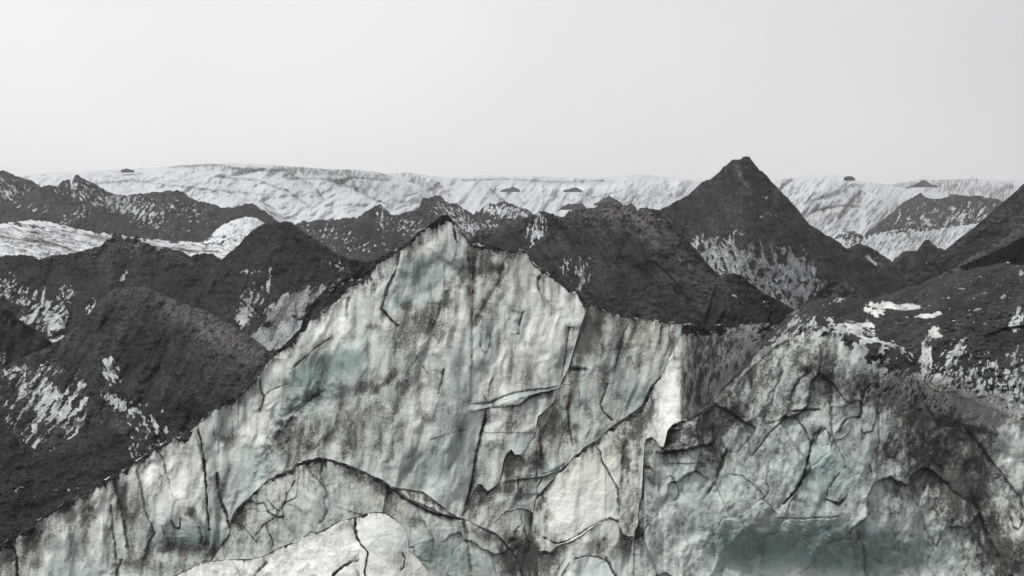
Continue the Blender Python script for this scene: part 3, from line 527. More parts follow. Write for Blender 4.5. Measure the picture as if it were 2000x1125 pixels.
formation('ash_mound', 'low black ash swell in the lower left corner', 'ash mound', "-80,842 0,838 16,841 28,848 45,862 66,876 88,882 108,878 128,862 150,848 180,840 212,842 240,848 262,858 280,872 300,890 340,940", 1140, ((-80, 340), (118, 108)), c=1.45, jag=2.2, jagw=10,
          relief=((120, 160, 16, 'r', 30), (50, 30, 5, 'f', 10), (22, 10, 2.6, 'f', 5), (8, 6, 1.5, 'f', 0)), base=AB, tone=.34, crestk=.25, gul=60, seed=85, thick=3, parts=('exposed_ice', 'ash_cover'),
          paint=[('p', 'A', 262, 880, 16, 16, 0, 20, 5, 8, .6), ('p', 'A', 130, 955, 60, 5, -10, 70, 5, 9, .4), ('p', 'A', 20, 960, 30, 5, -20, 60, 4, 9, .5)])

# ---------------------------------------------------------------- foreground ice
IB = (0.29, 0.20, 0.12, 0.0, 0.04)
HOL = 0.8
# tall central fin
formation('ice_fin', 'tallest ice fin with a black ash tipped peak, dirt streaked face filling the centre', 'ice fin',
          "-80,1105 -30,1082 0,1068 12,1056 20,1049 35,1042 50,1033 62,1021 80,1012 95,1002 120,985 145,973 170,960 186,948 200,938 215,930 240,918 256,909 263,900 275,893 300,875 318,866 330,860 345,855 370,845 384,830 395,818 410,803 422,795 435,785 447,780 460,772 475,764 490,750 505,735 518,716 530,700 545,682 556,675 566,671 580,661 592,645 605,625 622,611 640,600 660,580 676,566 690,553 700,546 708,543 714,532 722,522 735,508 746,499 760,494 775,487 782,480 792,474 806,466 815,456 824,447 832,446 842,436 855,426 864,419 868,417 873,420 881,426 888,436 896,447 905,458 912,467 918,474 930,477 945,480 960,480 975,484 990,487 1002,489 1014,486 1026,490 1034,503 1046,517 1060,526 1074,535 1086,546 1098,555 1110,568 1125,570 1140,582 1155,596 1175,625 1195,665",
          1165, 84.5, c=0.22, step=1.8, jag=2.8, jagw=9, relief=ICE, base=IB, hollow=HOL, seed=101, mott=1, thick=0.55, back=1.5, rimw=5,
          rim="-80,6 0,8 20,14 40,9 60,13 100,9 150,8 190,10 215,12 250,10 275,7 330,8 400,6 440,9 500,5 560,7 640,4 700,9 720,16 745,12 770,5 800,9 850,9 868,17 880,9 905,4 915,6 940,9 1000,10 1030,7 1060,6 1100,6 1130,12 1195,14",
          paint=[
          ('c', 'da', "384,832 390,850 396,880 400,910 402,940 404,970 407,1005 409,1035", 2.2, .75, 6), ('s', "378,840 388,870 398,910 402,960 408,1030", -1, 12, .35, 5),
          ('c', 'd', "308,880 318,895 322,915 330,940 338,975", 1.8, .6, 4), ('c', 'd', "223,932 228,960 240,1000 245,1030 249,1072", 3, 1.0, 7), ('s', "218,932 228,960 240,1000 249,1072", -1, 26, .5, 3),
          ('c', 'd', "425,925 428,965 437,990 444,1008 448,1030", 3.2, 1.0, 8), ('c', 'd', "264,905 276,955 283,1000 294,1022 302,1042", 1.8, .6, 4), ('c', 'd', "302,1042 290,1060 284,1078", 1.5, .8, 3),
          ('c', 'd', "217,985 220,1030 226,1070 228,1125", 2, .7, 5), ('c', 'da', "20,1055 32,1085 36,1140", 3.2, .8, 7), ('c', 'd', "238,1093 232,1110 224,1130", 2, .9, 5),
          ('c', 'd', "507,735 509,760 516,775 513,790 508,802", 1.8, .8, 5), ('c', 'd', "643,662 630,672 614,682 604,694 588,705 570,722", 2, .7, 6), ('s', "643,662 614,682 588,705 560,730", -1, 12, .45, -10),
          ('c', 'd', "515,775 530,762 545,755 560,752", 1.6, .4, 3), ('c', 'd', "410,805 415,830 418,850", 1.5, .5, 3),
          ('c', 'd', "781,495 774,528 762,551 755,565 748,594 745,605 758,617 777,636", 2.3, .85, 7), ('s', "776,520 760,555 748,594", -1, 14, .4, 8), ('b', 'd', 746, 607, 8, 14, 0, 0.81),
          ('c', 'd', "682,580 678,600 677,625", 2.6, .85, 6), ('c', 'da', "884,435 888,455 893,474", 2.4, .8, 4), ('c', 'd', "893,474 890,500 880,520", 1.5, .5, 3),
          ('c', 'dw', "914,478 915,510 917,550 919,600 920,650 920,700 919,750 917,800", 1.6, .22, 3), ('s', "924,478 922,600 921,700 919,800", -1, 8, .25, 5),
          ('c', 'd', "862,590 858,612 850,628 843,645", 3.0, .7, 6), ('c', 'dw', "981,520 979,545 968,565 950,592 938,612 930,635", 7, .42, 7), ('c', 'dw', "905,525 890,548 878,570 868,592", 11, .40, 8),
          ('c', 'dw', "918,500 925,540 920,575", 9, .45, 6), ('c', 'd', "1022,610 1016,628 1012,652", 2.4, .8, 6), ('c', 'd', "1054,540 1049,555 1052,568", 2.4, .6, 5), ('s', "1060,530 1050,548 1056,575 1075,590", 1, 9, .25, -6),
          ('c', 'd', "1112,640 1107,670 1103,705 1098,742", 1.6, .8, 4), ('c', 'd', "1108,640 1120,640 1122,660 1114,690", 1.4, .6, 3), ('c', 'd', "938,650 936,670 941,684 948,688 955,676 957,655", 1.4, .75, -3),
          ('c', 'd', "867,722 863,745 857,768", 2.4, .7, 5), ('c', 'd', "835,862 860,853 885,845 912,838", 1.1, .55, 2), ('c', 'd', "962,740 956,755 955,775", 1.6, .6, 4), ('c', 'd', "826,716 836,730", 1.5, .6, 3),
          # glassy horizontal ledge
          ('c', 't', "919,800 945,795 975,788 1000,779 1030,770 1060,764 1084,760", 8, .55, -6), ('c', 'd', "919,806 945,800 975,795 1000,792 1016,791 1026,783 1040,773 1063,767 1086,762", 1.3, .6, 3),
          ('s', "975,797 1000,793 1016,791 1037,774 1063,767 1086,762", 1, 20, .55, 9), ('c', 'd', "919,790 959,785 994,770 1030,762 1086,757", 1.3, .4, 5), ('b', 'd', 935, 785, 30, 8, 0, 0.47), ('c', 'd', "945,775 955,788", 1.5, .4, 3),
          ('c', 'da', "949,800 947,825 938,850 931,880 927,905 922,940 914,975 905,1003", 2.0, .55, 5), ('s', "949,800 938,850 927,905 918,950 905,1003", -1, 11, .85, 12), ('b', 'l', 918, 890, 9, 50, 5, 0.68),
          ('b', 'd', 1000, 830, 16, 26, 20, 0.68), ('b', 'd', 965, 880, 14, 30, 0, 0.47), ('b', 'l', 1000, 850, 24, 40, 0, 0.54), ('b', 'l', 1040, 830, 14, 40, 0, 0.61), ('b', 't', 1040, 860, 20, 30, 0, 0.41),
          # clear teal windows, dirt pockets, crushed white panels
          ('b', 't', 600, 775, 60, 40, -40, .3), ('b', 'l', 520, 800, 60, 22, -40, .4), ('b', 'l', 470, 840, 40, 30, -40, .4), ('b', 't', 640, 715, 62, 24, -25, 1.01), ('b', 't', 700, 700, 40, 30, -50, 0.61), ('b', 't', 815, 530, 46, 30, 0, 0.88), ('b', 'td', 835, 563, 18, 8, -25, 0.61), ('b', 't', 880, 490, 14, 22, 0, 0.47), ('b', 'd', 795, 597, 11, 9, 0, 1.08), ('b', 'o', 795, 590, 26, 30, 10, 14),
          ('b', 'd', 800, 612, 40, 20, 10, 0.47), ('b', 't', 780, 590, 26, 18, 0, 0.68), ('b', 'd', 850, 600, 30, 26, -40, 0.47), ('b', 'o', 835, 545, 50, 34, -20, 12),
          ('b', 'd', 690, 760, 80, 14, -12, 0.61), ('b', 't', 660, 765, 60, 12, -12, 0.68), ('c', 't', "640,762 592,790 560,812 545,850 528,880 512,930", 16, .55, 10), ('c', 'd', "620,772 580,805 552,845 535,880", 13, .40, 8), ('b', 't', 480, 915, 26, 34, 20, 0.61), ('b', 't', 590, 730, 30, 14, -40, 0.54),
          ('b', 'd', 660, 850, 90, 50, -10, 0.54), ('b', 'd', 570, 870, 40, 40, 0, 0.41), ('b', 'd', 780, 740, 60, 60, 0, 0.38), ('b', 'd', 740, 830, 80, 60, 0, 0.16), ('b', 'd', 848, 645, 40, 26, -10, 0.57), ('b', 'd', 775, 655, 26, 26, 0, 0.57), ('b', 'd', 800, 700, 14, 40, 0, 0.47),
          ('b', 'd', 445, 860, 17, 11, 0, 1.01), ('b', 'o', 445, 855, 22, 14, 0, 8), ('b', 'd', 385, 1072, 70, 15, 4, 0.88), ('b', 't', 380, 1055, 80, 30, 4, 1.08), ('b', 'd', 350, 1105, 110, 18, 0, 0.54), ('b', 'd', 268, 1100, 30, 26, 0, 0.61), ('b', 'o', 380, 1075, 90, 22, 4, 14),
          ('b', 'd', 374, 998, 9, 10, 0, 1.08), ('b', 'd', 376, 1016, 14, 18, 0, 0.61), ('c', 'd', "335,1018 340,1030 350,1032 352,1012", 2, .9, 5), ('c', 'd', "388,1030 395,1050 390,1062", 1.5, .6, 3), ('c', 'd', "318,1028 320,1042", 2, .7, 4),
          ('b', 'd', 400, 985, 5, 18, 0, 0.81), ('b', 'l', 290, 935, 26, 46, -5, 0.88), ('b', 'l', 350, 930, 36, 60, -10, 1.01), ('b', 'l', 330, 1000, 40, 24, 0, 0.68), ('b', 'l', 440, 930, 26, 60, -20, 0.34), ('b', 'l', 430, 820, 30, 24, 0, 0.27),
          ('b', 'd', 110, 1030, 80, 34, -20, 0.54), ('b', 'd', 165, 985, 30, 30, 0, 0.47), ('b', 'd', 60, 1060, 24, 20, 0, 0.68), ('b', 'd', 75, 1100, 10, 14, 0, 0.81), ('b', 'd', 10, 1100, 26, 50, 0, 0.68), ('b', 'd', 165, 1050, 8, 36, 0, 0.81), ('b', 'd', 250, 990, 26, 70, -8, 0.57),
          ('b', 'l', 50, 1105, 24, 40, 0, 0.81), ('b', 'lt', 140, 1112, 60, 26, 0, 0.57), ('b', 'l', 195, 1040, 17, 70, 0, 0.94), ('b', 't', 212, 1050, 10, 50, 0, 0.68), ('b', 'l', 115, 1018, 12, 9, 0, 0.81), ('b', 'l', 78, 1028, 12, 9, 0, 0.90), ('b', 'l', 42, 1044, 18, 8, -50, 0.90), ('b', 't', 120, 1060, 40, 14, 0, 0.41),
          ('b', 'l', 650, 640, 30, 24, 0, 0.74), ('b', 'l', 600, 680, 40, 14, -40, 0.68), ('b', 'l', 555, 715, 24, 26, 0, 0.54), ('b', 'l', 660, 600, 14, 16, 0, 0.68), ('b', 'l', 710, 600, 20, 50, 12, 0.88), ('b', 'l', 740, 540, 16, 36, 25, 0.81), ('b', 'l', 830, 490, 36, 20, -30, 0.74), ('b', 'l', 865, 450, 14, 14, 0, 0.47), ('b', 'l', 905, 470, 8, 12, -30, 0.90),
          ('b', 'd', 730, 560, 8, 14, 30, 0.54), ('b', 'd', 665, 660, 30, 9, 0, 0.47), ('b', 'd', 725, 640, 16, 8, 0, 0.68), ('b', 'd', 560, 745, 18, 10, 0, 0.68), ('b', 'l', 560, 770, 30, 22, 0, 0.61), ('b', 'd', 540, 700, 20, 8, -50, 0.41),
          ('b', 'l', 820, 670, 12, 24, 5, 0.81), ('b', 'l', 875, 660, 24, 40, 0, 0.68), ('b', 'l', 905, 590, 14, 20, 0, 0.54), ('b', 'l', 985, 740, 36, 34, 0, 0.68), ('b', 'l', 960, 500, 24, 16, 0, 0.47), ('b', 'l', 1010, 560, 26, 40, 0, 0.54), ('b', 'w', 1000, 540, 60, 60, 20, 0.47),
          ('b', 'l', 1060, 560, 30, 30, -30, 0.74), ('b', 'l', 1085, 620, 24, 60, 0, 1.01), ('b', 'l', 1040, 680, 40, 60, 8, 0.74), ('b', 'l', 1000, 660, 20, 60, 8, 0.54), ('b', 'l', 1120, 600, 12, 60, 0, 0.81), ('b', 'l', 820, 780, 26, 40, 0, 0.47), ('b', 'l', 845, 850, 60, 40, 0, 0.30), ('b', 'l', 960, 800, 20, 20, 0, 0.41),
          ('b', 'd', 960, 520, 10, 7, 0, 0.68), ('b', 'dw', 965, 530, 26, 8, -10, 0.47), ('b', 'd', 995, 500, 14, 12, 0, 0.61), ('b', 'd', 935, 500, 12, 30, 0, 0.54), ('b', 'd', 885, 595, 8, 10, 0, 0.54), ('b', 'd', 930, 620, 16, 20, 0, 0.54), ('b', 'd', 955, 605, 10, 14, 0, 0.54), ('b', 'd', 905, 655, 10, 18, 0, 0.41),
          ('b', 'd', 1000, 700, 8, 20, 10, 0.61), ('b', 'd', 1030, 750, 8, 20, 10, 0.47), ('b', 't', 945, 660, 14, 20, 0, 0.68), ('b', 't', 1010, 640, 20, 30, 0, 0.41), ('b', 't', 880, 880, 40, 80, 0, 0.34), ('b', 't', 840, 930, 60, 40, 0, 0.41), ('b', 'd', 840, 820, 14, 14, 0, 0.68), ('b', 'd', 770, 880, 14, 30, 0, 0.41), ('b', 'd', 700, 870, 60, 12, 20, 0.34),
          ('c', 'l', "1108,572 1116,580 1125,572", 3, .9, -2), ('b', 'l', 1118, 578, 14, 9, 20, 0.90), ('b', 'l', 738, 505, 8, 4, -40, 0.90), ('b', 'l', 1050, 524, 14, 3, 30, 0.81)])

# ice slab right of the tall fin
formation('ice_slab', 'upright ice slab with a yellowish panel and white snow lip, right of the tallest fin', 'ice slab',
          "890,1020 898,1010 905,1003 914,984 922,965 928,953 934,945 941,946 946,952 952,959 959,955 966,950 974,943 978,930 981,915 983,903 985,894 991,884 998,877 1002,882 1006,888 1020,887 1027,877 1033,866 1040,856 1046,848 1049,815 1062,803 1080,788 1088,768 1098,742 1110,720 1120,685 1133,640 1146,604 1154,590 1163,594 1175,603 1190,610 1205,614 1220,618 1240,620 1260,623 1280,624 1290,627 1310,628 1322,630 1334,632 1345,700 1350,780",
          1165, 81, c=0.20, step=1.8, jag=0.9, jagw=8, relief=ICE, base=(0.50, 0.14, 0.0, 0, .05), hollow=HOL, seed=111, mott=1, thick=0.5, back=1.6,
          rim="890,2 905,3 930,8 941,10 960,5 975,7 1000,8 1020,4 1045,3 1085,3 1120,4 1146,5 1160,8 1180,8 1200,4 1240,3 1334,4",
          paint=[('b', 'l', 1215, 617, 30, 5, 8, 1.00), ('b', 'l', 1185, 607, 16, 4, 25, 0.90), ('c', 'l', "1158,590 1180,603 1200,612 1230,620 1260,625 1290,628", 3, 1.0, -3), ('b', 'l', 1158, 603, 5, 9, 20, 1.00),
          ('b', 'w', 1258, 650, 34, 26, 0, 0.95), ('b', 'l', 1268, 700, 30, 40, 0, 0.74), ('b', 'l', 1195, 655, 14, 14, 0, 0.81), ('b', 'l', 1240, 720, 12, 14, 0, 0.81), ('b', 'l', 1315, 650, 9, 26, 12, 0.90), ('c', 'l', "1316,658 1310,680 1302,702", 2.2, 1.0, -3), ('b', 'l', 1285, 645, 10, 16, 0, 0.68),
          ('c', 'd', "1227,632 1218,650 1214,665 1211,685 1205,705 1200,725", 1.8, .85, 4), ('c', 'd', "1293,635 1290,655 1288,670", 2, .6, 4), ('c', 'd', "1308,635 1306,655 1312,670", 1.4, .5, 3),
          ('b', 'dw', 1165, 640, 20, 40, 10, 0.61), ('b', 'dw', 1160, 620, 14, 20, 0, 0.54), ('b', 'd', 1125, 730, 9, 60, 12, 0.81), ('b', 'd', 1095, 800, 14, 40, 10, 0.81), ('b', 'dw', 1078, 830, 12, 40, 0, 0.68), ('b', 'd', 1150, 680, 20, 20, 0, 0.41), ('b', 'd', 1200, 680, 20, 16, 0, 0.41), ('b', 'd', 1185, 730, 14, 20, 0, 0.41),
          ('c', 'l', "1108,717 1125,716 1140,722 1150,718", 1.4, .8, -3), ('s', "1108,719 1125,718 1150,720", 1, 10, .4, 5), ('c', 'd', "1188,750 1178,778 1172,790 1180,805 1196,820", 2, .7, 5), ('c', 'd', "1114,775 1110,800 1112,830 1118,870", 1.6, .7, 4), ('s', "1122,760 1112,800 1112,840 1120,875", 1, 8, .35, 4),
          ('c', 'd', "1130,760 1133,790 1128,815", 1.3, .4, 3), ('b', 'l', 1125, 800, 8, 26, 0, 0.54), ('b', 'd', 1126, 832, 6, 9, 0, 0.90), ('b', 'd', 1125, 858, 6, 12, 0, 0.81), ('b', 't', 1150, 770, 30, 30, 0, 0.47), ('b', 't', 1235, 780, 30, 40, 0, 0.74), ('b', 't', 1125, 800, 12, 40, 0, 0.54), ('b', 't', 1280, 740, 14, 20, 0, 0.41),
          ('b', 'd', 1058, 840, 8, 40, 5, 0.81), ('b', 'l', 1053, 850, 4, 20, 8, 0.81), ('c', 'd', "1051,820 1056,850 1058,880 1057,900", 2.4, .85, 6), ('b', 'd', 1000, 900, 14, 22, 10, 1.01), ('b', 'd', 1035, 905, 20, 22, 0, 0.61), ('b', 'd', 1055, 905, 8, 26, 0, 0.68), ('c', 'd', "1000,890 1005,900 1015,900", 1.5, .6, 3),
          ('b', 'l', 1012, 930, 12, 16, 20, 0.68), ('b', 'l', 1085, 850, 8, 40, 0, 0.47), ('b', 'd', 985, 915, 8, 16, -10, 0.90), ('b', 'd', 938, 955, 10, 12, 0, 0.90), ('b', 'd', 960, 970, 30, 9, -30, 0.54), ('b', 'd', 985, 955, 26, 10, 0, 0.74),
          # lower glassy ledge and the white lip under it
          ('c', 't', "1010,930 1040,926 1060,924 1080,915 1100,905", 6, .8, -5), ('c', 'l', "975,943 1000,940 1012,935 1040,931 1065,930 1085,922 1095,915", 1.8, .9, -4), ('s', "975,942 1012,936 1065,931 1095,916", 1, 16, .45, 4),
          ('b', 'l', 945, 1000, 26, 20, 0, 0.81), ('b', 'l', 1030, 950, 18, 30, 0, 0.61), ('b', 't', 1030, 960, 16, 26, 0, 0.34), ('b', 'd', 965, 985, 12, 14, 0, 0.54), ('c', 'd', "1055,940 1048,955 1050,968", 2, .8, 4), ('c', 'd', "1012,935 1013,960 1008,975", 1.4, .5, 3)])

formation('ice_flake', 'small arched ice flake with a white hollow, below the black notch between fin and slab', 'ice flake',
          "948,1040 955,1029 966,1020 975,1012 984,1000 990,996 1000,997 1012,993 1022,993 1034,996 1042,1003 1047,1020 1052,1045 1062,1090 1090,1140", 1165, 78.8, c=0.3, step=1.5, jag=.8, jagw=8, relief=ICE, base=(0.42, 0.05, 0.1, 0, .1), hollow=HOL, seed=113, mott=1, thick=0.3, back=1.8,
          rim="948,2 984,3 1022,2 1042,5 1090,6",
          paint=[('b', 'l', 1013, 1022, 8, 11, 10, 1.10), ('c', 'd', "1018,1008 1020,1024 1010,1032 1005,1045", 1.4, .6, 4), ('b', 'd', 1037, 1020, 7, 22, 0, 0.81), ('b', 'lt', 1030, 1045, 5, 20, -8, 0.68), ('c', 'd', "1024,1030 1030,1055 1038,1062", 1.6, .7, 4), ('b', 'dw', 1010, 1060, 24, 16, 40, 0.61), ('b', 'd', 1030, 1100, 30, 40, 0, 1.08), ('b', 'l', 985, 1020, 12, 10, 0, 0.47)], parts=('ice_face', 'debris_crest'))

# slab carrying the smooth cream panel
formation('ice_slab', 'leaning ice slab holding the smooth cream oval panel, with a dark groove on its right', 'ice slab',
          "1020,1120 1032,1060 1040,1010 1043,985 1046,972 1056,962 1063,953 1071,945 1080,935 1092,921 1104,910 1122,890 1140,874 1150,868 1165,860 1178,850 1190,836 1204,826 1215,818 1228,808 1240,802 1252,793 1262,772 1272,752 1290,735 1300,715 1313,690 1323,672 1329,655 1333,634 1345,631 1360,636 1380,634 1400,634 1420,632 1440,634 1460,630 1480,629 1500,628 1520,624 1540,612 1560,600 1585,640",
          1175, ((1020, 1330, 1450, 1585), (78.9, 78.9, 84, 92)), c=0.25, step=1.8, jag=1.3, jagw=9, relief=((190, 420, 18, 'f', 8), (60, 150, 7, 'f', 5), (24, 60, 3.4, 'f', 4, lambda x, y: 1 - np.exp(-(((x - 1160) / 60) ** 2 + ((y - 980) / 90) ** 2) ** 2)), (9, 17, 1.0, 'f', 0)),
          base=(0.42, 0.04, 0.1, 0, .12), hollow=HOL, seed=121, mott=.6, thick=0.45, back=1.7,
          rim="1020,0 1045,3 1090,6 1140,8 1180,10 1215,9 1250,9 1290,7 1320,3 1333,4 1345,14 1380,18 1410,12 1440,4 1490,3 1520,8 1585,10",
          paint=[('b', 'l', 1150, 980, 52, 80, 18, 0.95), ('b', 'd', 1150, 980, 62, 88, 18, -1.01), ('b', 'w', 1140, 930, 50, 50, 18, 0.47), ('b', 't', 1190, 990, 26, 50, 0, 0.24),
          ('c', 'd', "1160,868 1172,882 1178,905 1190,925 1200,942 1207,955 1208,975 1208,1000 1206,1018", 1.6, .95, 5), ('s', "1160,868 1178,905 1200,942 1208,975 1206,1018", -1, 20, .22, -8), ('c', 'd', "1062,1050 1085,1062 1105,1058 1130,1045 1165,1022 1190,1012 1204,1017", 1.8, .9, 4),
          ('b', 'd', 1220, 900, 9, 70, 0, 0.61), ('c', 'dw', "1222,860 1218,900 1216,940 1212,980 1208,1020", 4, .35, 6), ('b', 'l', 1242, 940, 12, 70, 0, 0.88), ('b', 'w', 1200, 880, 40, 30, 0, 0.47), ('b', 'l', 1245, 870, 14, 60, 0, 0.41),
          ('b', 'd', 1065, 990, 12, 26, -10, 0.47), ('b', 'l', 1090, 1010, 20, 30, 0, 0.68), ('c', 'd', "1072,955 1060,980 1050,1000", 6, .35, 3), ('c', 'l', "1072,960 1082,1000 1088,1050", 1.6, .5, -2),
          ('b', 'l', 1305, 800, 20, 90, 2, 0.95), ('b', 'd', 1305, 800, 20, 90, 2, -0.54), ('b', 'd', 1360, 770, 26, 90, 8, 0.24), ('p', 'd', 1380, 720, 60, 80, 10, 8, 3, 40, .62), ('b', 'd', 1390, 690, 36, 60, 20, 0.12), ('b', 'd', 1265, 810, 14, 30, 30, 0.68), ('b', 'dw', 1240, 840, 16, 26, 0, 0.54),
          ('c', 'd', "1365,660 1358,700 1355,740 1345,790", 2.4, .5, 5), ('p', 'E', 1375, 645, 60, 12, 0, 80, 6, 16, .95), ('b', 'l', 1470, 637, 60, 8, -8, 0.90), ('b', 'l', 1440, 655, 60, 8, -25, 0.74), ('p', 'l', 1370, 640, 60, 8, 0, 80, 4, 12, .7), ('p', 'E', 1500, 640, 50, 16, -30, 60, 5, 14, .75),
          ('p', 'd', 1430, 680, 60, 40, 0, 25, 4, 22, .6), ('b', 'd', 1225, 1030, 12, 26, 20, 0.61), ('b', 'd', 1100, 1110, 60, 26, 0, 0.68), ('b', 'd', 1040, 1080, 16, 60, 0, 0.94),
          ('b', 'l', 1385, 740, 6, 40, 5, 0.27)])

# rounded lump under the cream panel
formation('ice_lump', 'round shouldered ice lump with charcoal dirt at its right, under the cream panel', 'ice lump',
          "1040,1150 1052,1110 1046,1085 1052,1078 1062,1074 1075,1078 1085,1068 1098,1062 1106,1060 1118,1056 1132,1048 1148,1036 1165,1025 1180,1016 1190,1012 1198,1014 1206,1018 1210,1030 1216,1042 1228,1048 1236,1044 1250,1080 1270,1150", 1170, 75.6, c=0.35, step=1.5, jag=.7, jagw=8, relief=ICE, base=(0.30, 0.10, 0.3, 0, .03), hollow=HOL, seed=123, mott=.8, thick=0.35, back=1.8,
          rim="1040,8 1052,12 1075,10 1100,5 1120,3 1160,2 1200,2 1216,5 1236,8 1270,6",
          paint=[('b', 'd', 1190, 1075, 26, 22, -20, .75), ('b', 'd', 1165, 1058, 16, 12, -20, .35), ('b', 'd', 1215, 1056, 14, 12, 0, .7), ('c', 'd', "1123,1093 1135,1088 1150,1086 1168,1088 1185,1096 1196,1110", 1.3, .8, 4), ('b', 'l', 1130, 1075, 26, 12, -30, .7), ('b', 'lt', 1160, 1112, 40, 20, 0, .6), ('b', 'd', 1150, 1112, 50, 18, 0, -.35),
          ('b', 'd', 1065, 1100, 24, 40, 0, .7), ('b', 'd', 1092, 1080, 10, 30, 20, .5), ('b', 'l', 1192, 1024, 14, 8, 0, .6), ('b', 't', 1220, 1100, 20, 30, 0, .5), ('c', 'd', "1184,1090 1195,1110 1205,1130", 3, .7, 5), ('c', 'd', "1098,1125 1105,1110 1113,1100", 1.2, .7, 3)])

# arch shaped fin in front
formation('ice_fin', 'low arch shaped ice fin with a black speckled crest, in front of the tallest fin', 'ice fin',
          "385,1165 398,1120 405,1100 412,1093 430,1067 440,1050 448,1040 450,1018 456,1001 470,985 485,973 503,955 523,937 545,926 565,917 580,904 596,899 612,896 622,893 634,893 648,898 667,903 686,910 705,917 727,928 747,937 760,947 770,952 784,954 800,955 815,957 826,960 838,968 848,976 860,985 873,996 889,1005 905,1012 920,1019 935,1027 948,1032 961,1036 975,1046 986,1057 1000,1074 1013,1092 1022,1120 1035,1165",
          1175, 77.0, c=0.3, step=1.6, jag=1.4, jagw=8, relief=((190, 300, 26, 'f', 8), (90, 90, 7, 'F', 30), (60, 110, 6, 'f', 5), (24, 44, 2.4, 'f', 4), (9, 13, 0.8, 'f', 0)), base=(0.36, 0.16, 0.0, 0, .12), hollow=0.5, seed=131, mott=.6, thick=0.4, back=1.7,
          rim="385,3 430,4 455,9 480,10 520,9 560,6 590,12 634,9 650,8 690,8 730,10 765,10 790,3 830,3 860,4 900,4 940,4 985,6 1010,12 1035,12",
          paint=[('c', 'd', "485,975 500,985 515,982 525,1000 540,1012 552,1010", 1.8, .8, 4), ('c', 'd', "575,940 568,955 560,965 558,980 545,1000 535,992 522,975", 1.7, .7, 4), ('b', 'w', 565, 960, 12, 30, 20, .5), ('c', 'd', "632,895 630,910 627,925", 2.6, .9, 4), ('c', 'd', "685,912 683,925", 2.2, .8, 4),
          ('c', 'd', "452,1020 475,1030 490,1045 500,1058", 1.5, .6, 3), ('c', 'd', "520,1020 522,1035 530,1050 534,1066", 1.6, .7, 3), ('c', 'd', "500,1045 515,1025 540,1010", 1.4, .6, 3), ('b', 'd', 470, 1000, 24, 20, -40, .6), ('b', 'd', 480, 1050, 40, 30, 0, .25), ('b', 'd', 520, 1060, 50, 14, -20, .3),
          ('b', 'd', 730, 945, 50, 10, 30, .5), ('b', 'w', 750, 975, 60, 14, 30, .6), ('b', 'l', 760, 958, 20, 8, 30, .6), ('s', "770,953 800,975 840,992 875,1010 905,1014", -1, 14, -.1, -10), ('c', 'da', "770,953 785,972 810,985 835,998 855,1005 890,1012 905,1014", 2.4, .75, 6), ('b', 'l', 820, 975, 34, 9, 20, .8), ('b', 'd', 838, 975, 12, 6, 30, .8), ('p', 'd', 850, 988, 44, 10, 25, 60, 4, 10, .6),
          ('b', 'd', 812, 1022, 15, 12, 0, .75), ('b', 'o', 812, 1020, 18, 12, 0, 5), ('b', 't', 850, 1080, 50, 40, 0, .75), ('b', 't', 920, 1100, 60, 26, 0, .4), ('b', 'l', 870, 1040, 26, 26, 0, .35), ('b', 'l', 945, 1065, 26, 30, 0, .55), ('c', 'dw', "908,1018 911,1045 916,1080 922,1125", 4, .42, 5), ('b', 'd', 940, 1045, 40, 9, 20, .45),
          ('b', 't', 640, 990, 80, 26, 0, .30), ('b', 'l', 600, 930, 40, 20, 0, .25), ('b', 'l', 540, 960, 16, 16, 0, .25), ('b', 'd', 985, 1085, 12, 26, -20, .8), ('b', 'd', 1000, 1110, 20, 26, 0, .8), ('b', 'd', 660, 1010, 60, 12, -20, .2), ('c', 'd', "560,985 575,990 590,1000", 1.3, .4, 3)])

# front white fin with the rounded cream knob
formation('ice_fin', 'front low white ice fin at the bottom edge', 'ice fin',
          "320,1165 335,1126 350,1120 375,1108 392,1100 411,1096 430,1094 450,1093 467,1092 490,1092 513,1087 530,1078 545,1070 560,1064 578,1056 596,1046 606,1038 618,1040 634,1034 648,1025 665,1017 686,1012 705,1006 722,1006 735,1018 745,1040 760,1165",
          1180, 73.4, c=0.35, step=1.6, jag=1.1, jagw=7, relief=((190, 200, 14, 'f', 8), (60, 60, 6, 'f', 5), (24, 34, 2.6, 'f', 14), (9, 13, 0.9, 'f', 0)), base=(0.04, 0.0, 0.75, 0, .0), hollow=0.5, seed=141, mott=.35, thick=0.4, back=1.7,
          rim="320,2 400,1 520,2 560,4 650,3 720,3 760,4",
          paint=[('c', 'da', "694,1012 694,1040 700,1055 714,1068 712,1085 700,1095 680,1100 664,1112 652,1122 645,1135", 2.4, .95, 5), ('s', "694,1012 700,1055 716,1070 690,1100 655,1122", 1, 9, .25, 5), ('c', 'd', "520,1100 508,1112 498,1125", 3.5, .7, 6), ('c', 'd', "455,1095 462,1110 470,1125", 1.6, .5, 4), ('b', 'd', 600, 1115, 20, 8, 0, .5),
          ('b', 'd', 545, 1085, 40, 10, -20, .3), ('b', 'd', 680, 1025, 14, 10, 0, .3), ('b', 'd', 640, 1060, 30, 12, -20, .2), ('b', 'd', 420, 1118, 30, 8, 0, .25), ('b', 'd', 700, 1130, 12, 30, 0, .7)], parts=('ice_face', 'debris_crest'))
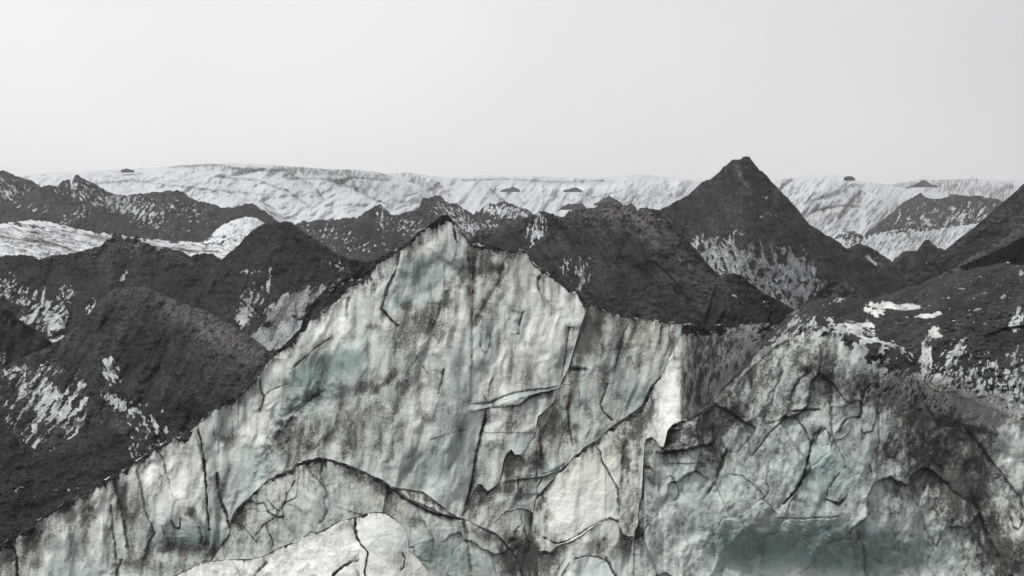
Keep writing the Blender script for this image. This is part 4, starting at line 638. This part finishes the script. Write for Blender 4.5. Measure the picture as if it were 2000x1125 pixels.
formation('ice_lump', 'smooth rounded cream ice knob beside the front white fin at the bottom edge', 'ice lump',
          "690,1170 697,1100 697,1050 694,1030 697,1012 705,1006 715,1003 728,1001 742,1000 755,1003 765,1008 775,1016 784,1024 792,1035 797,1048 795,1058 793,1067 800,1076 810,1084 820,1094 830,1106 837,1116 842,1130 850,1170",
          1180, 73.0, c=0.4, step=1.4, jag=.5, jagw=8, relief=((60, 60, 6, 'f', 5), (24, 34, 1.2, 'f', 14), (9, 13, 0.4, 'f', 0)), base=(-0.08, 0.08, 0.75, 0, .03), hollow=0.2, seed=143, thick=0.35, back=1.7,
          rim="690,3 700,4 742,2 765,3 780,1 850,1",
          paint=[('b', 'd', 775, 1092, 22, 18, -20, .8), ('c', 'd', "785,1080 792,1090 790,1105 783,1115", 1.8, .9, 4), ('c', 'da', "694,1020 694,1045 702,1060 718,1078 716,1100 712,1120 716,1150", 2.2, .9, 5), ('b', 'd', 715, 1105, 16, 18, 0, .5), ('b', 'd', 740, 1115, 16, 14, 0, .5), ('b', 'l', 810, 1105, 14, 26, 0, .8), ('b', 't', 745, 1060, 34, 26, 0, .25)], parts=('ice_face', 'debris_crest'))

# the big right-hand ice cliff and the debris slope it carries
LC = pts("1180,1060 1250,870 1300,862 1385,800 1440,745 1490,690 1530,668 1570,645 1620,648 1680,668 1740,700 1800,742 1860,762 1920,792 2000,815 2100,820")
def cliff_depth(PX, PY, ty, dr):
    lc = np.interp(PX, LC[:, 0], LC[:, 1]) + 18 * fbm(PX / 40, PY / 90, 9, 3); lc = np.maximum(lc, ty[None, :] + 6)
    k = (HY - PY) / F; kl = (HY - lc) / F; c = 0.22 + 0 * PX
    d0 = 75.0 + np.clip((PX - 1300) / 500, 0, 1) * 1.5
    Df = d0 * (1 - kl * c) / (1 - k * c)
    t = np.clip((lc - PY) / (lc - ty[None, :]), 0, 1)
    dt = np.repeat(dr[None, :], PX.shape[0], 0)
    Dt = 1 / ((1 - t) / d0 + t / dt)
    return np.where(PY > lc, Df, Dt) + 1.3 * np.exp(-((PY - lc) / 26) ** 2) * sstep(1440, 1520, PX)
def cliff_split(fa, PX, PY, ri):
    R, C = fa.shape; m = np.zeros((R, C), bool)
    pr = np.clip(ri, 0, PX.shape[0] - 1); py = PY[pr[:, 0], :][:, :-1]; px_ = PX[0][None, :-1] + 0 * py
    lc = np.interp(px_, LC[:, 0], LC[:, 1]) + 26 * fbm(px_ / 14, py / 40, 77, 3) + 6
    return (py < lc) & (px_ > 1450) | (ri < 0) & (px_ > 1450)
def slopef(x, y): return sstep(-10, 30, np.interp(x, LC[:, 0], LC[:, 1]) - y)
def facef(x, y): return 1 - 0.75 * slopef(x, y)
(cliff, slope), at_slope = formation('ice_cliff', None, None,
          "1225,1175 1238,1120 1226,1090 1222,1060 1232,1043 1244,1030 1248,1010 1247,985 1256,965 1259,940 1256,915 1255,885 1257,872 1262,858 1272,853 1281,860 1288,870 1296,874 1300,858 1303,842 1312,830 1325,822 1345,818 1362,806 1385,790 1402,768 1420,750 1440,728 1462,705 1480,682 1500,655 1515,640 1530,625 1548,608 1565,596 1585,588 1600,584 1620,580 1640,579 1660,581 1680,584 1700,583 1720,578 1740,573 1770,563 1800,556 1830,545 1860,538 1885,528 1910,523 1935,519 1950,514 1962,511 1975,516 1990,518 2010,516 2090,520",
          1180, ((1225, 1300, 1440, 1540, 1640, 2090), (75, 75, 76.5, 90, 130, 155)), step=1.8, jag=2.0, jagw=8, depthf=cliff_depth,
          relief=((190, 300, 40, 'f', 8, facef), (105, 135, 13, 'F', 12, facef), (70, 110, 10, 'f', 5, facef), (26, 50, 3.5, 'f', 4, facef), (40, 60, 3.0, 'B', 8, facef), (9, 15, 1.3, 'f', 0), (60, 24, 46, 'f', -12, slopef), (20, 12, 28, 'f', -8, slopef), (8, 5, 24, 'f', 0, slopef)),
          base=(0.54, 0.34, 0.0, 0, .05), hollow=0.6, tone=.5, crestk=.1, gul=60, seed=151, mott=.45, warp=5, thick=0.6, back=1.5,
          parts=(('ice_cliff', 'massive grey green ice cliff on the right, with curved cracks and a teal base', 'ice cliff', None), ('debris_slope', None, None, 'structure')), splitf=cliff_split,
          rim="1225,2 1245,3 1262,6 1281,4 1290,4 1302,18 1325,16 1345,6 1362,5 1385,10 1440,8 1500,10 2090,10",
          paint=[('p', 'E', 1560, 620, 110, 36, -20, 40, 8, 26, .95), ('p', 'E', 1700, 620, 130, 48, 8, 60, 14, 30, 1.15), ('p', 'E', 1900, 620, 240, 110, 8, 50, 30, 30, 1.6), ('p', 'E', 1790, 690, 90, 50, 0, 30, 12, 40, 1.0), ('p', 'E', 1980, 720, 140, 50, 10, 30, 14, 40, 1.2), ('p', 'E', 1640, 600, 140, 26, 0, 80, 20, 30, 1.3),
          # bared ice on the slope
          ('p', 'A', 1755, 598, 52, 8, 4, -85, 10, 30, 1.05), ('p', 'A', 1708, 606, 20, 14, 25, -50, 7, 14, .95), ('p', 'A', 1816, 615, 30, 5, -6, 80, 10, 20, 1.05), ('p', 'A', 1700, 636, 24, 10, 15, -80, 9, 20, .8), ('p', 'A', 1660, 642, 50, 14, 20, -75, 8, 20, .85), ('p', 'A', 1826, 652, 13, 13, 0, 20, 9, 12, 1.0),
          ('p', 'A', 1640, 586, 16, 6, 0, 40, 5, 9, .75), ('p', 'A', 1615, 592, 10, 5, 0, 40, 5, 9, .7), ('p', 'A', 1555, 625, 40, 12, -40, 50, 5, 18, .65), ('p', 'A', 1580, 640, 12, 34, 30, 30, 6, 20, .7), ('p', 'A', 1625, 670, 20, 34, 30, 30, 6, 20, .70), ('p', 'A', 1520, 680, 60, 26, -50, 42, 5, 22, .62),
          ('p', 'A', 1808, 700, 12, 46, 4, 10, 7, 26, .95), ('p', 'A', 1865, 690, 16, 44, 40, 40, 7, 24, .8), ('p', 'A', 1850, 740, 40, 30, 20, 40, 6, 18, .62), ('p', 'A', 1985, 625, 12, 26, 20, 20, 6, 20, .9), ('p', 'A', 1930, 745, 80, 46, 12, 15, 6, 16, .66), ('p', 'A', 1990, 740, 40, 60, 0, 12, 6, 18, .66), ('b', 'd', 1940, 800, 120, 30, 8, .35), ('b', 'd', 1800, 775, 150, 40, 10, .75), ('b', 'd', 1960, 830, 60, 20, 0, .3), ('b', 'd', 1560, 720, 90, 50, -20, .2), ('p', 'E', 1780, 765, 130, 44, 10, 20, 5, 14, .58), ('p', 'A', 1730, 668, 50, 12, 18, -70, 7, 20, .70), ('p', 'A', 1770, 690, 20, 14, 40, -40, 6, 14, .6),
          ('p', 'A', 1860, 605, 60, 6, 0, 80, 3, 6, .3), ('b', 'l', 1755, 598, 60, 12, 4, 1.0), ('b', 'l', 1816, 615, 36, 9, -6, 1.0), ('b', 'l', 1708, 606, 24, 16, 25, .9), ('b', 'l', 1680, 640, 80, 22, 20, .75), ('b', 'l', 1826, 652, 18, 16, 0, .9), ('b', 'd', 1740, 610, 120, 40, 0, -.35), ('b', 'l', 1810, 700, 20, 60, 0, .4), ('b', 'l', 1570, 660, 60, 60, 40, .25), ('b', 'l', 1985, 625, 14, 30, 0, .4),
          ('b', 'w', 1780, 640, 80, 20, 10, .3), ('b', 'w', 1960, 560, 60, 30, 0, .3), ('s', "1912,658 1940,650 1965,640 2000,636 2090,640", 1, 16, 0, 60), ('b', 't', 1980, 665, 30, 14, 10, .8),
          # cliff face
          ('b', 'd', 1810, 900, 70, 90, 10, .60), ('b', 'd', 1890, 880, 60, 70, 0, .50), ('b', 'd', 1950, 1040, 90, 40, 50, .65), ('b', 'd', 1880, 960, 60, 60, 40, .45), ('b', 'd', 1960, 1100, 60, 40, 30, .7), ('b', 'o', 1820, 930, 60, 120, 20, 30), ('b', 'd', 1700, 780, 60, 40, 0, .3), ('b', 'd', 1800, 800, 60, 50, 0, .4), ('b', 'd', 1760, 860, 30, 40, 0, .2),
          ('b', 'd', 1430, 780, 60, 70, 30, .35), ('b', 'd', 1405, 850, 24, 50, 0, .35), ('b', 'd', 1480, 860, 40, 60, 20, .2), ('b', 'd', 1620, 740, 16, 60, 0, .35), ('b', 'd', 1420, 820, 40, 20, 0, .3), ('b', 'd', 1560, 700, 60, 40, 0, .15),
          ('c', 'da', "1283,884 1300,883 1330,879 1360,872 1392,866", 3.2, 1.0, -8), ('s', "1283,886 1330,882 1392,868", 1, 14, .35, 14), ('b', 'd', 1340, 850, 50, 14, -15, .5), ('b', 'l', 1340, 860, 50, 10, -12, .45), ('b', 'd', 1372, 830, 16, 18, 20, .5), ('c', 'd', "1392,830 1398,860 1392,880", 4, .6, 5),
          ('b', 't', 1325, 960, 50, 60, 0, .25), ('b', 'd', 1330, 930, 60, 80, 0, -.20), ('b', 'l', 1310, 960, 12, 80, -5, .45), ('b', 'l', 1300, 1030, 40, 60, 0, .4), ('b', 'd', 1275, 960, 9, 50, 0, .3), ('c', 'd', "1298,935 1310,930 1322,945 1326,965 1318,978", 1.6, .6, 4), ('c', 'l', "1275,890 1277,920 1284,950 1290,1000 1296,1040", 2.2, .5, -3),
          ('b', 'd', 1240, 1050, 12, 30, 10, 1.0), ('b', 'l', 1228, 1030, 8, 12, 20, .8), ('b', 'd', 1258, 1000, 12, 50, 0, .3), ('b', 'l', 1266, 875, 8, 14, 0, .6), ('b', 'd', 1340, 1010, 20, 20, 0, .2),
          ('c', 'd', "1420,880 1412,905 1402,930 1390,955 1375,975", 3.5, .7, 6), ('c', 'd', "1425,925 1450,930 1470,945 1485,960 1500,985 1515,1003", 1.7, .75, 4), ('s', "1425,925 1470,945 1500,985 1515,1003", 1, 30, -.3, -9), ('b', 'l', 1450, 960, 30, 26, 20, .35), ('b', 't', 1440, 960, 30, 24, 20, .25),
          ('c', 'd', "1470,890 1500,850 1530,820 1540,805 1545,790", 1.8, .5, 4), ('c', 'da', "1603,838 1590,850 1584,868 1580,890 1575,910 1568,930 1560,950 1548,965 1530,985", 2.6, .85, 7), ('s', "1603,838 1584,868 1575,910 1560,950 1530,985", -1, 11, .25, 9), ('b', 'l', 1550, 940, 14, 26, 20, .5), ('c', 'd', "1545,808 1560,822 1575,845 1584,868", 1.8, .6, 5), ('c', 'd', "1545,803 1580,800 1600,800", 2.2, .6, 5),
          ('c', 'd', "1583,725 1562,742 1548,765 1542,790", 2.8, .75, 6), ('b', 'l', 1575, 760, 22, 26, 20, .25), ('c', 'd', "1630,715 1626,750 1622,790 1625,830", 4, .5, 6), ('b', 't', 1655, 770, 26, 60, 0, -.1), ('b', 'd', 1655, 770, 26, 60, 0, -.35), ('b', 'l', 1660, 790, 20, 30, 0, .3),
          ('c', 'da', "1700,750 1688,765 1684,785 1682,805 1678,815", 2.6, .9, 6), ('c', 'd', "1678,815 1665,814 1655,818 1645,830 1640,842", 2.8, .85, 6), ('c', 'd', "1714,770 1713,800 1708,830 1700,843 1686,846 1681,838", 1.7, .75, -4), ('b', 'd', 1700, 810, 18, 38, 5, -.5), ('b', 'lt', 1700, 810, 17, 36, 5, .35), ('b', 'o', 1700, 810, 18, 38, 5, -7),
          ('c', 'd', "1598,850 1612,838 1620,850 1620,868 1605,870", 1.5, .65, 4), ('b', 'l', 1608, 853, 10, 12, 0, .5), ('b', 'l', 1633, 842, 8, 14, 0, .4), ('c', 'd', "1625,832 1624,850 1635,872 1650,900 1652,922", 1.4, .45, 3), ('b', 't', 1610, 930, 40, 60, 0, .45), ('b', 'd', 1610, 930, 50, 60, 0, -.3), ('c', 'd', "1640,925 1628,940 1618,955 1615,975 1640,985 1655,968", 1.8, .7, 5), ('b', 'l', 1640, 955, 10, 12, 0, .4), ('b', 'd', 1635, 985, 16, 16, 0, .6),
          ('b', 'd', 1740, 885, 14, 12, 0, .75), ('b', 'l', 1742, 880, 5, 8, 20, .7), ('c', 'd', "1730,878 1732,895 1748,893 1755,875", 1.8, .9, 4), ('b', 'l', 1708, 918, 6, 10, -20, .5), ('c', 'd', "1698,908 1704,928", 1.8, .6, 3), ('b', 'd', 1753, 958, 12, 16, 0, .5), ('c', 'd', "1775,862 1770,880 1790,900", 1.5, .4, 3),
          ('c', 'd', "1820,900 1840,912 1842,935 1838,965", 2.6, .55, 5), ('c', 'd', "1895,960 1912,1000 1935,1060 1960,1105", 4, .5, 6), ('b', 'l', 1978, 880, 22, 60, 0, .85), ('b', 'd', 1978, 880, 24, 64, 0, -.6), ('b', 'l', 1985, 1025, 18, 24, 0, 1.0), ('b', 'd', 1985, 1025, 20, 26, 0, -.6), ('c', 'd', "1975,1015 1980,1030 1990,1035 1998,1015", 2.4, 1.0, 4), ('b', 'l', 1930, 960, 6, 6, 0, .5), ('b', 'l', 1950, 995, 6, 5, 0, .5),
          # undercut foot
          ('c', 'd', "1525,1012 1560,1014 1585,1012 1625,1011 1640,1008", 1.5, .75, 4), ('b', 'l', 1680, 1005, 50, 14, 0, .45), ('b', 'l', 1680, 985, 26, 22, 0, .3), ('b', 'l', 1640, 1026, 110, 9, 4, .35), ('c', 'd', "1560,1048 1600,1045 1640,1052 1690,1054", 1.5, .4, 3), ('b', 'o', 1460, 1090, 50, 26, 0, 20),
          ('b', 'd', 1590, 900, 120, 110, 0, -.22), ('b', 'd', 1350, 980, 90, 90, 0, -.2), ('b', 't', 1580, 900, 140, 110, 0, .18), ('b', 'o', 1600, 1120, 240, 66, 3, 80), ('b', 'd', 1600, 1100, 230, 50, 3, -.3), ('b', 't', 1640, 1078, 130, 36, 4, 1.0), ('b', 't', 1640, 1040, 130, 26, 4, .5), ('b', 't', 1470, 1080, 60, 34, 0, .9), ('b', 't', 1400, 1040, 60, 30, 0, .4), ('b', 'd', 1630, 1070, 90, 20, 4, .28), ('b', 'd', 1600, 1060, 200, 60, 0, -.40), ('b', 'd', 1470, 1070, 50, 16, 0, .3), ('b', 'l', 1800, 1120, 60, 16, 0, .5), ('b', 'l', 1480, 1120, 60, 12, 0, .3), ('b', 'l', 1560, 1115, 30, 16, 0, .3), ('b', 't', 1820, 1080, 50, 30, 0, .4),
          ('b', 'd', 1380, 900, 20, 30, 0, .15), ('b', 'd', 1350, 800, 16, 14, -30, .3)])
# ---------------------------------------------------------------- stones and boulders lying on the debris
import bmesh
def stone_mesh(name, seed, pale):
    bm = bmesh.new(); bmesh.ops.create_icosphere(bm, subdivisions=3, radius=1.0); rr = random.Random(seed)
    planes = [Vector((rr.gauss(0, 1), rr.gauss(0, 1), rr.gauss(0, 1))).normalized() for _ in range(11)]; cuts = [rr.uniform(.62, .95) for _ in planes]
    for v in bm.verts:
        p = v.co.copy()
        for n_, c_ in zip(planes, cuts):
            q = p.dot(n_)
            if q > c_: p -= n_ * (q - c_) * 0.92
        v.co = p * (1 + 0.05 * math.sin(7 * p.x + seed) * math.cos(6 * p.y + 2 * p.z)); v.co.z *= 0.75
    me = bpy.data.meshes.new(name); bm.to_mesh(me); bm.free(); me.materials.append(pale); return me
def stone_mat(c1, c2):
    m = bpy.data.materials.new('stone'); m.use_nodes = True; t = m.node_tree; b = t.nodes['Principled BSDF']
    co = N(t, 'ShaderNodeTexCoord'); n = N(t, 'ShaderNodeTexNoise'); n.inputs['Scale'].default_value = 4; n.inputs['Detail'].default_value = 5
    t.links.new(co.outputs['Object'], n.inputs['Vector']); r = N(t, 'ShaderNodeValToRGB'); r.color_ramp.elements[0].position = .35; r.color_ramp.elements[1].position = .65
    r.color_ramp.elements[0].color = (*c1, 1); r.color_ramp.elements[1].color = (*c2, 1); t.links.new(n.outputs[0], r.inputs[0]); t.links.new(r.outputs[0], b.inputs['Base Color'])
    b.inputs['Roughness'].default_value = 0.9; bp = N(t, 'ShaderNodeBump'); bp.inputs['Strength'].default_value = .5; bp.inputs['Distance'].default_value = .15
    t.links.new(n.outputs[0], bp.inputs['Height']); t.links.new(bp.outputs[0], b.inputs['Normal']); return m
dark = stone_mat((0.03, 0.029, 0.03), (0.085, 0.08, 0.08)); tan = stone_mat((0.12, 0.11, 0.10), (0.30, 0.285, 0.26)); icy = stone_mat((0.30, 0.31, 0.31), (0.66, 0.67, 0.66))
meshes = {k: [stone_mesh('stone', s * 7 + 1, m) for s in range(4)] for k, m in (('dark', dark), ('tan', tan), ('icy', icy))}
rs = random.Random(5)
def stone(name, k, px, py, wpx, at, label, cat, group=None, asp=0.7, tilt=0.0):
    p = at(px, py); o = bpy.data.objects.new(name, rs.choice(meshes[k])); COL.objects.link(o)
    s = wpx * 0.5 * p[1] / F; o.location = (p[0], p[1] - s * 0.3, p[2] + s * asp * 0.25); o.scale = (s, s * 0.9, s * asp)
    o.rotation_euler = (rs.uniform(-.3, .3), tilt + rs.uniform(-.2, .2), rs.uniform(0, 6)) if tilt == 0 else (0, tilt, 0)
    tag(o, label, cat, group); return o
for k, px, py, w, asp, tl, lb in (
        ('tan', 1957, 582, 20, .55, -.9, 'largest pale boulder, tilted, high on the right debris slope'),
        ('tan', 1906, 606, 20, .5, -.4, 'pale flat boulder on the debris slope below the tilted one'),
        ('tan', 1893, 616, 10, .6, 0, 'small pale stone touching the flat boulder on the debris slope'),
        ('tan', 1878, 566, 15, .6, 0, 'tan boulder near the top of the debris slope below the dark hollow'),
        ('icy', 1850, 583, 7, .9, 0, 'small white ice block left of the tan boulder on the debris slope'),
        ('tan', 1840, 583, 7, .8, 0, 'small greenish stone just left of the white ice block'),
        ('icy', 1861, 627, 8, .5, 0, 'white ice chip alone in the middle of the debris slope'),
        ('tan', 1878, 633, 10, .4, 0, 'flat pale stone right of the white ice chip'),
        ('tan', 1922, 634, 9, .8, 0, 'round pale stone right of the flat one in the lower debris slope'),
        ('tan', 1922, 573, 9, .6, 0, 'pale stone left of the largest boulder'),
        ('icy', 1815, 598, 8, .4, 0, 'flat white ice chip above the long snow patch'),
        ('icy', 1770, 619, 7, .6, 0, 'white ice chip left of the long snow patch'),
        ('icy', 1967, 513, 9, .6, 0, 'pale block on the crest of the debris slope under the ledge'),
        ('tan', 1778, 634, 5, .6, 0, 'little brown stone below the snow patches')):
    stone('boulder', k, px, py, w, at_slope, lb, 'boulder', None, asp, tl)
n_st = 0
while n_st < 230:
    px = rs.uniform(1560, 1998); py = rs.uniform(530, 700)
    if py < np.interp(px, [1560, 1700, 1860, 2000], [600, 592, 545, 525]) or py > np.interp(px, LC[:, 0], LC[:, 1]) - 8: continue
    k = rs.choice(['dark'] * 7 + ['tan'] * 3 + ['icy'])
    lb = {'dark': 'dark loose stone among the many scattered on the right debris slope', 'tan': 'small pale loose stone scattered on the right debris slope', 'icy': 'little white ice chip scattered on the right debris slope'}[k]
    stone('stone' if k != 'icy' else 'ice_chip', k, px, py, rs.uniform(4, 10) if k == 'dark' else rs.uniform(2.2, 4.5), at_slope, lb, 'stone' if k != 'icy' else 'ice chip', {'dark': 'dark stones on the debris slope', 'tan': 'pale stones on the debris slope', 'icy': 'ice chips on the debris slope'}[k], rs.uniform(.5, .9)); n_st += 1

for atf, n_, x0, x1, lim, gk in ((at_crest, 70, 1110, 1300, 34, 'rubbly crest of the broad central mound'), (at_ridge, 40, 190, 330, 22, 'brown pinnacled crest on the left')):
    for i in range(n_):
        px = rs.uniform(x0, x1); top = atf(px, 0); ty = HY - (top[2] - CZ) / top[1] * F; py = ty + abs(rs.gauss(0, .5)) * lim + 1; k = rs.choice(['dark', 'dark', 'dark', 'tan'])
        stone('stone', k, px, py, rs.uniform(3, 7.5), atf, ('pale' if k == 'tan' else 'dark') + ' loose stone on the ' + gk, 'stone', ('pale' if k == 'tan' else 'dark') + ' stones on the ' + gk, rs.uniform(.6, .95))

# ---------------------------------------------------------------- thin mist between the near ice and the far glacier
def haze_box():
    me = bpy.data.meshes.new('haze'); x0, x1, y0, y1, z0, z1 = -14000, 14000, -200, 13500, -330, 260
    v = [(x, y, z) for z in (z0, z1) for y in (y0, y1) for x in (x0, x1)]
    me.from_pydata(v, [], [(0, 2, 3, 1), (4, 5, 7, 6), (0, 1, 5, 4), (2, 6, 7, 3), (0, 4, 6, 2), (1, 3, 7, 5)])
    o = bpy.data.objects.new('haze', me); COL.objects.link(o); m = bpy.data.materials.new('haze'); m.use_nodes = True; t = m.node_tree; t.nodes.clear()
    ou = N(t, 'ShaderNodeOutputMaterial'); vo = N(t, 'ShaderNodeVolumePrincipled'); vo.inputs['Color'].default_value = (.93, .93, .95, 1); vo.inputs['Density'].default_value = HAZE
    t.links.new(vo.outputs[0], ou.inputs['Volume']); me.materials.append(m); tag(o, kind='stuff')
HAZE = 0.00016
haze_box()
